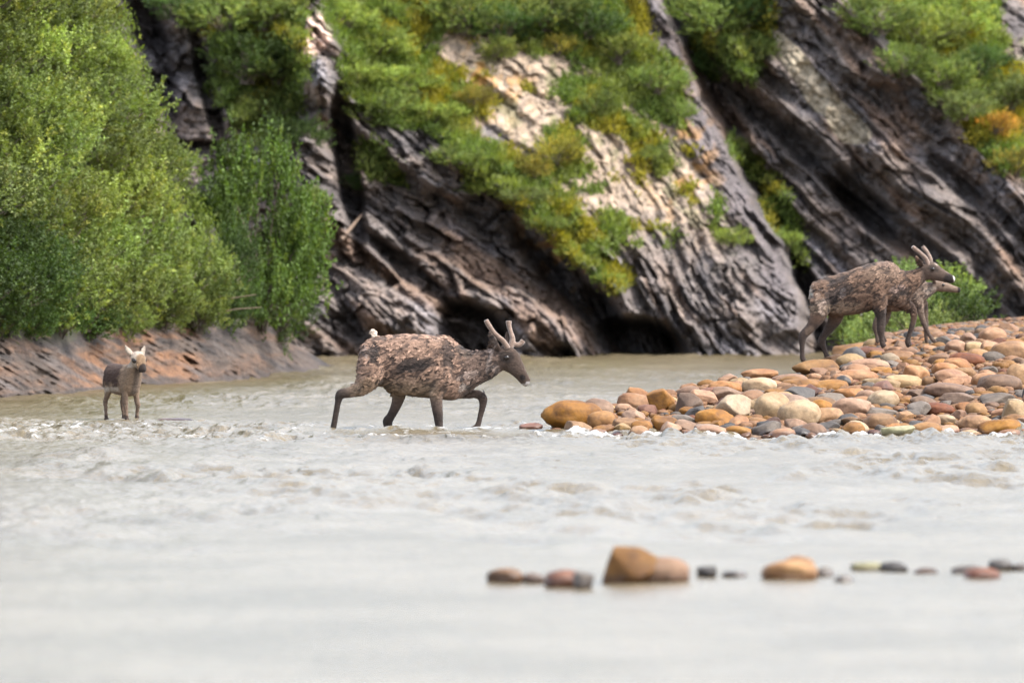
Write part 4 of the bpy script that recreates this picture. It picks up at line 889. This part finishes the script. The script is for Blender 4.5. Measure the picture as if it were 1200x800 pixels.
caribou(S1, P1,
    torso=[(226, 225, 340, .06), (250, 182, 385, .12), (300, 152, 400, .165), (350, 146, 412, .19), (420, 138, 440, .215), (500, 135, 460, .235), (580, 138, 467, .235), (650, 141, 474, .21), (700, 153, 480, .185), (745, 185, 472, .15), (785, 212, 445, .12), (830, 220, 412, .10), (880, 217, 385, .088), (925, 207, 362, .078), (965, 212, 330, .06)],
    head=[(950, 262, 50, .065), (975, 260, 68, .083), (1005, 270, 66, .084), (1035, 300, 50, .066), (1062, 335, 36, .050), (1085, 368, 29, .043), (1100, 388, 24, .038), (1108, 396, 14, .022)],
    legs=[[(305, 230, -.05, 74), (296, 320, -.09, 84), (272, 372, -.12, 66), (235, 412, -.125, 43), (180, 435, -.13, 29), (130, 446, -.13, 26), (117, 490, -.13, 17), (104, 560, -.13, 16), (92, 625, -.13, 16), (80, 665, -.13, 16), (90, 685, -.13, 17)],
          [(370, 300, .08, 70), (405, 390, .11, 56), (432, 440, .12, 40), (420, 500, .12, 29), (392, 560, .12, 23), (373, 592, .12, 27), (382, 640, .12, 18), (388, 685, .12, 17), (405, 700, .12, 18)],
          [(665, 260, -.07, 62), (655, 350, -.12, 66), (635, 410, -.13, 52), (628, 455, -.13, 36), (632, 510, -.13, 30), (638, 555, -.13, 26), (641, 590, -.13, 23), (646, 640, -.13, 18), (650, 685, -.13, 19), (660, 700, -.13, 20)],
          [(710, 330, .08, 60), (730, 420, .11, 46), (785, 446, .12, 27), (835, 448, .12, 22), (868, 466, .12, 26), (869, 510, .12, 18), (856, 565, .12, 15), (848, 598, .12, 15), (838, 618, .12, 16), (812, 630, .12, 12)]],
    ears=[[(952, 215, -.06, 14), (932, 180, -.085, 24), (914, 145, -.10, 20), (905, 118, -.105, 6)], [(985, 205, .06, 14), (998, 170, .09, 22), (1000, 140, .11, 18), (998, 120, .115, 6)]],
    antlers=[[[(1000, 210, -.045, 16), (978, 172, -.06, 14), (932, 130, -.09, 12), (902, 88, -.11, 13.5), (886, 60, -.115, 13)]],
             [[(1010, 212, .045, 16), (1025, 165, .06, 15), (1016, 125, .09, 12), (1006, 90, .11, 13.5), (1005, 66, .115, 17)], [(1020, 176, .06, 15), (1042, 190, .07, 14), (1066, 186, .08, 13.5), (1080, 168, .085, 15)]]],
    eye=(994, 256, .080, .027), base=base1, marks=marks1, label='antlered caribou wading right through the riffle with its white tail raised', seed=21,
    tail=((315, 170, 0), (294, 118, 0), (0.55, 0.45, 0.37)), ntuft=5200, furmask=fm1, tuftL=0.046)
# ---- right caribou on the bar (5x crop, 476 crop px per metre at 84 m)
S2 = dict(u0=450.0, v0=700.0, k=476.2, dim=0.56)
def base2(u, v, y, c_):
    c = np.ones((len(u), 3)) * np.array([0.17, 0.105, 0.072])
    c = lerp(c, [0.21, 0.14, 0.10], sst(470, 560, u) * sst(330, 240, v) * sst(760, 700, u))
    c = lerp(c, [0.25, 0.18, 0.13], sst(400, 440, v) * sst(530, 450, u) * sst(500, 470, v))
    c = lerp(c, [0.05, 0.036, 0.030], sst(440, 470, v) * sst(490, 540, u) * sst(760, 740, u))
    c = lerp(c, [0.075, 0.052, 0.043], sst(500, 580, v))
    c = lerp(c, [0.13, 0.09, 0.07], sst(830, 860, u))
    c = lerp(c, [0.03, 0.022, 0.02], sst(45, 20, np.hypot(u - 1010, (v - 285))))
    c = lerp(c, [0.8, 0.76, 0.72], sst(0, 6, (u - 1034) - 0.25 * (v - 285)) * (v < 345) * sst(1026, 1036, u))
    c = lerp(c, [0.55, 0.45, 0.38], sst(222, 206, u) * sst(420, 380, v))
    return c
marks2 = [(320, 390, 50, 55, 0, D_, .9), (395, 345, 60, 40, -20, D_, .8), (350, 300, 60, 18, -25, D_, .9), (420, 270, 40, 12, -20, D_, .7), (385, 370, 20, 40, 0, [.36, .28, .24], .8), (270, 440, 16, 60, 0, [.4, .3, .24], .8), (245, 400, 16, 40, 0, [.3, .22, .17], .7),
          (720, 370, 45, 18, -10, D_, .8), (700, 340, 60, 20, -20, [.28, .2, .17], .7), (560, 200, 60, 12, -20, [.1, .07, .055], .7), (640, 195, 50, 18, 0, [.27, .18, .14], .7), (920, 225, 34, 22, 20, [.04, .03, .025], .8), (938, 196, 16, 10, 30, [.45, .36, .3], .7), (1005, 242, 20, 7, 30, [.35, .26, .2], .8), (190, 590, 30, 30, 0, [.26, .18, .13], .6)]
def fm2(u, v, c_): return 0.25 + 0.75 * sst(870, 840, u) * sst(520, 460, v)
P2 = Vector(W(910 + S2['u0'] / 5, 270 + S2['v0'] / 5, 84.0))
rump_z = 0
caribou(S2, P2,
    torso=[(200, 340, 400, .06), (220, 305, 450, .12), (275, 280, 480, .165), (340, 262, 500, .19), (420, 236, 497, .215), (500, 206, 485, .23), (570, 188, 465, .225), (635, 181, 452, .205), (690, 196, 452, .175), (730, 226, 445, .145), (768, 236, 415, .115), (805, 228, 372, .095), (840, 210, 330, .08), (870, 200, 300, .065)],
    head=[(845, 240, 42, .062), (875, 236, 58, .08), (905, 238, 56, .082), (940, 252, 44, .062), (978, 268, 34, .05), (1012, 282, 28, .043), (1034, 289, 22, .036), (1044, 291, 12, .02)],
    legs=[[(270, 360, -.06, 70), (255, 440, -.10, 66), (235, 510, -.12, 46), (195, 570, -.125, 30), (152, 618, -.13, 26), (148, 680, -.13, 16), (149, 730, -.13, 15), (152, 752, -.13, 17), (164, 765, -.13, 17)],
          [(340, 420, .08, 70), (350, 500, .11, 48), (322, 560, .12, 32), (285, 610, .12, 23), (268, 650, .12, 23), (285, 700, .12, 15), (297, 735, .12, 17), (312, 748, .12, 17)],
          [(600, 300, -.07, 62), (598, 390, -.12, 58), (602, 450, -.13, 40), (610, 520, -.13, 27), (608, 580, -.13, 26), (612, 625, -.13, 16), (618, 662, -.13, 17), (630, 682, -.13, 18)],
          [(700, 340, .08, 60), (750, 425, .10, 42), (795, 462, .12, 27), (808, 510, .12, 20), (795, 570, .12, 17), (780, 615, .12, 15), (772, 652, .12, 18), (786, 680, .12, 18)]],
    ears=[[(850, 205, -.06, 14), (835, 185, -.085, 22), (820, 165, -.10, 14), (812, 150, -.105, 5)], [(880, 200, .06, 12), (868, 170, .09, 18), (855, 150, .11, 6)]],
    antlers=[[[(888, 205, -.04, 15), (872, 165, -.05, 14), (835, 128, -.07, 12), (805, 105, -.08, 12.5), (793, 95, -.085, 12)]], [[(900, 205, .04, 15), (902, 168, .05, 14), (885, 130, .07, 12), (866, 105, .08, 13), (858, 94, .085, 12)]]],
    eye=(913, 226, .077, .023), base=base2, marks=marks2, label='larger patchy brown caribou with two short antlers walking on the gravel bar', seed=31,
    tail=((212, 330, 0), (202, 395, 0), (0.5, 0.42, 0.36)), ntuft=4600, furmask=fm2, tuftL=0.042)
# ---- younger caribou behind it
S3 = dict(u0=720.0, v0=680.0, k=465.1)
def base3(u, v, y, c_):
    c = np.ones((len(u), 3)) * np.array([0.20, 0.14, 0.105])
    c = lerp(c, [0.40, 0.31, 0.25], sst(325, 350, v) * sst(850, 880, u) * sst(1020, 990, u) * sst(400, 380, v))
    c = lerp(c, [0.13, 0.09, 0.07], sst(500, 560, v)); c = lerp(c, [0.27, 0.19, 0.14], sst(920, 960, u))
    c = lerp(c, [0.02, 0.016, 0.015], sst(1056, 1066, u)); return c
P3 = Vector(W(910 + S3['u0'] / 5, 270 + S3['v0'] / 5, 86.0))
caribou(S3, P3,
    torso=[(535, 330, 400, .05), (555, 300, 430, .10), (600, 290, 455, .135), (670, 285, 475, .155), (740, 285, 470, .15), (800, 288, 452, .125), (845, 295, 430, .10), (885, 300, 400, .08), (915, 303, 375, .066), (945, 308, 352, .05)],
    head=[(925, 325, 24, .05), (950, 324, 33, .062), (975, 328, 33, .06), (1005, 335, 25, .046), (1035, 343, 20, .038), (1062, 349, 17, .033), (1078, 352, 12, .02)],
    legs=[[(590, 380, -.04, 48), (595, 450, -.07, 40), (600, 500, -.08, 25), (575, 560, -.08, 18), (585, 610, -.08, 12), (590, 645, -.08, 13), (600, 655, -.08, 13)],
          [(610, 380, .05, 48), (640, 460, .07, 36), (645, 510, .08, 24), (620, 570, .08, 17), (625, 620, .08, 12), (640, 655, .08, 13)],
          [(800, 380, -.05, 45), (830, 430, -.07, 30), (845, 490, -.08, 20), (868, 560, -.08, 16), (895, 615, -.08, 12), (918, 645, -.08, 13), (932, 655, -.08, 12)],
          [(820, 380, .05, 45), (865, 440, .07, 26), (872, 500, .08, 18), (880, 560, .08, 15), (878, 620, .08, 12), (885, 660, .08, 13)]],
    ears=[[(930, 305, -.045, 10), (915, 290, -.07, 14), (905, 278, -.08, 5)], [(940, 305, .045, 10), (925, 288, .07, 12), (915, 276, .08, 5)]],
    antlers=[], eye=(975, 320, .056, .018), base=base3, marks=[(900, 345, 40, 12, -15, [.42, .34, .28], .7)], label='smaller antlerless caribou mostly hidden behind the larger one on the gravel bar', seed=41, ntuft=1800, furmask=lambda u, v, c_: 0.3 + 0.7 * sst(930, 900, u) * sst(500, 450, v), tuftL=0.028)
# ---- calf: built side-on in metres*1000 units, turned towards the camera
S4 = dict(u0=0.0, v0=0.0, k=1000.0, cl=0.4, dim=0.46, earfront=True)
def base4(u, v, y, c_):
    c = np.ones((len(u), 3)) * np.array([0.33, 0.23, 0.155]); z = -v; jj = 2 * fbm(u / 50, y * 20, z / 50, 4)
    c = lerp(c, [0.075, 0.038, 0.026], sst(90, 30, u + 40 * jj) * sst(385, 430, z + 40 * jj) * sst(-310, -255, u + 30 * jj))     # saddle
    c = lerp(c, [0.62, 0.52, 0.42], sst(410, 380, z) * sst(60, 20, u) * sst(330, 350, z))
    c = lerp(c, [0.16, 0.115, 0.085], sst(60, 110, u) * sst(60, 20, np.abs(y) * 1000) * sst(640, 600, z) * sst(300, 330, z))
    c = lerp(c, [0.27, 0.185, 0.13], sst(330, 260, z)); c = lerp(c, [0.10, 0.07, 0.055], sst(80, 50, z))
    c = lerp(c, [0.62, 0.52, 0.42], sst(610, 650, z) * sst(150, 190, u))
    c = lerp(c, [0.34, 0.22, 0.13], sst(300, 325, u) * sst(560, 600, z))
    c = lerp(c, [0.04, 0.027, 0.022], sst(338, 350, u + 0.3 * (620 - z)) * (z > 520)); 
    return c
P4 = Vector(W(147, 492, 80.0)); P4.z = -0.01
caribou(S4, P4,
    torso=[(-325, -600, -460, .06), (-300, -650, -390, .105), (-250, -668, -335, .135), (-150, -665, -305, .15), (-50, -662, -292, .15), (50, -665, -290, .145), (120, -672, -298, .13), (165, -700, -335, .115), (200, -735, -410, .098), (228, -765, -500, .085), (248, -780, -590, .065)],
    head=[(212, -735, 70, .068), (238, -738, 84, .088), (265, -716, 84, .092), (295, -678, 66, .075), (320, -642, 52, .061), (342, -610, 45, .052), (357, -590, 33, .043), (364, -580, 14, .025)],
    legs=[[(-240, -560, -.05, 82), (-235, -450, -.08, 79), (-225, -350, -.09, 51), (-260, -270, -.09, 33), (-285, -215, -.09, 30), (-275, -140, -.09, 24), (-270, -60, -.09, 23), (-262, -5, -.09, 33), (-240, 25, -.09, 32)],
          [(-230, -560, .05, 82), (-200, -450, .07, 77), (-150, -360, .08, 50), (-160, -270, .08, 33), (-185, -210, .08, 30), (-165, -130, .08, 24), (-155, -60, .08, 23), (-145, -5, .08, 32), (-125, 25, .08, 30)],
          [(90, -520, -.05, 68), (95, -420, -.075, 64), (95, -330, -.075, 42), (100, -230, -.075, 37), (110, -180, -.075, 33), (120, -110, -.075, 24), (128, -50, -.075, 27), (140, -10, -.075, 33), (155, 20, -.075, 30)],
          [(90, -520, .05, 68), (100, -420, .075, 62), (110, -330, .075, 40), (125, -240, .075, 35), (145, -190, .075, 33), (135, -120, .075, 23), (125, -60, .075, 24), (135, -15, .075, 33), (150, 15, .075, 30)]],
    ears=[[(235, -775, -.06, 22), (225, -810, -.095, 36), (215, -842, -.125, 33), (208, -880, -.145, 8)], [(235, -775, .06, 22), (228, -810, .085, 35), (222, -842, .105, 31), (216, -878, .12, 8)]],
    antlers=[], eye=(286, -708, .070, .030), base=base4, marks=[(288, -706, 34, 26, 40, [.07, .045, .035], .85), (270, -790, 30, 10, 0, [.42, .33, .26], .6)], label='small pale faced caribou calf facing the camera in shallow water at left', seed=51, ntuft=1500,
    furmask=lambda u, v, c_: 0.2 + 0.3 * sst(240, 180, u), name='caribou_calf', rz=R(-52), vox=0.0075, disp=0.006, tuftL=0.02, marksmot=0.2)
print('objects', len(bpy.data.objects), 'shrubs', shn)
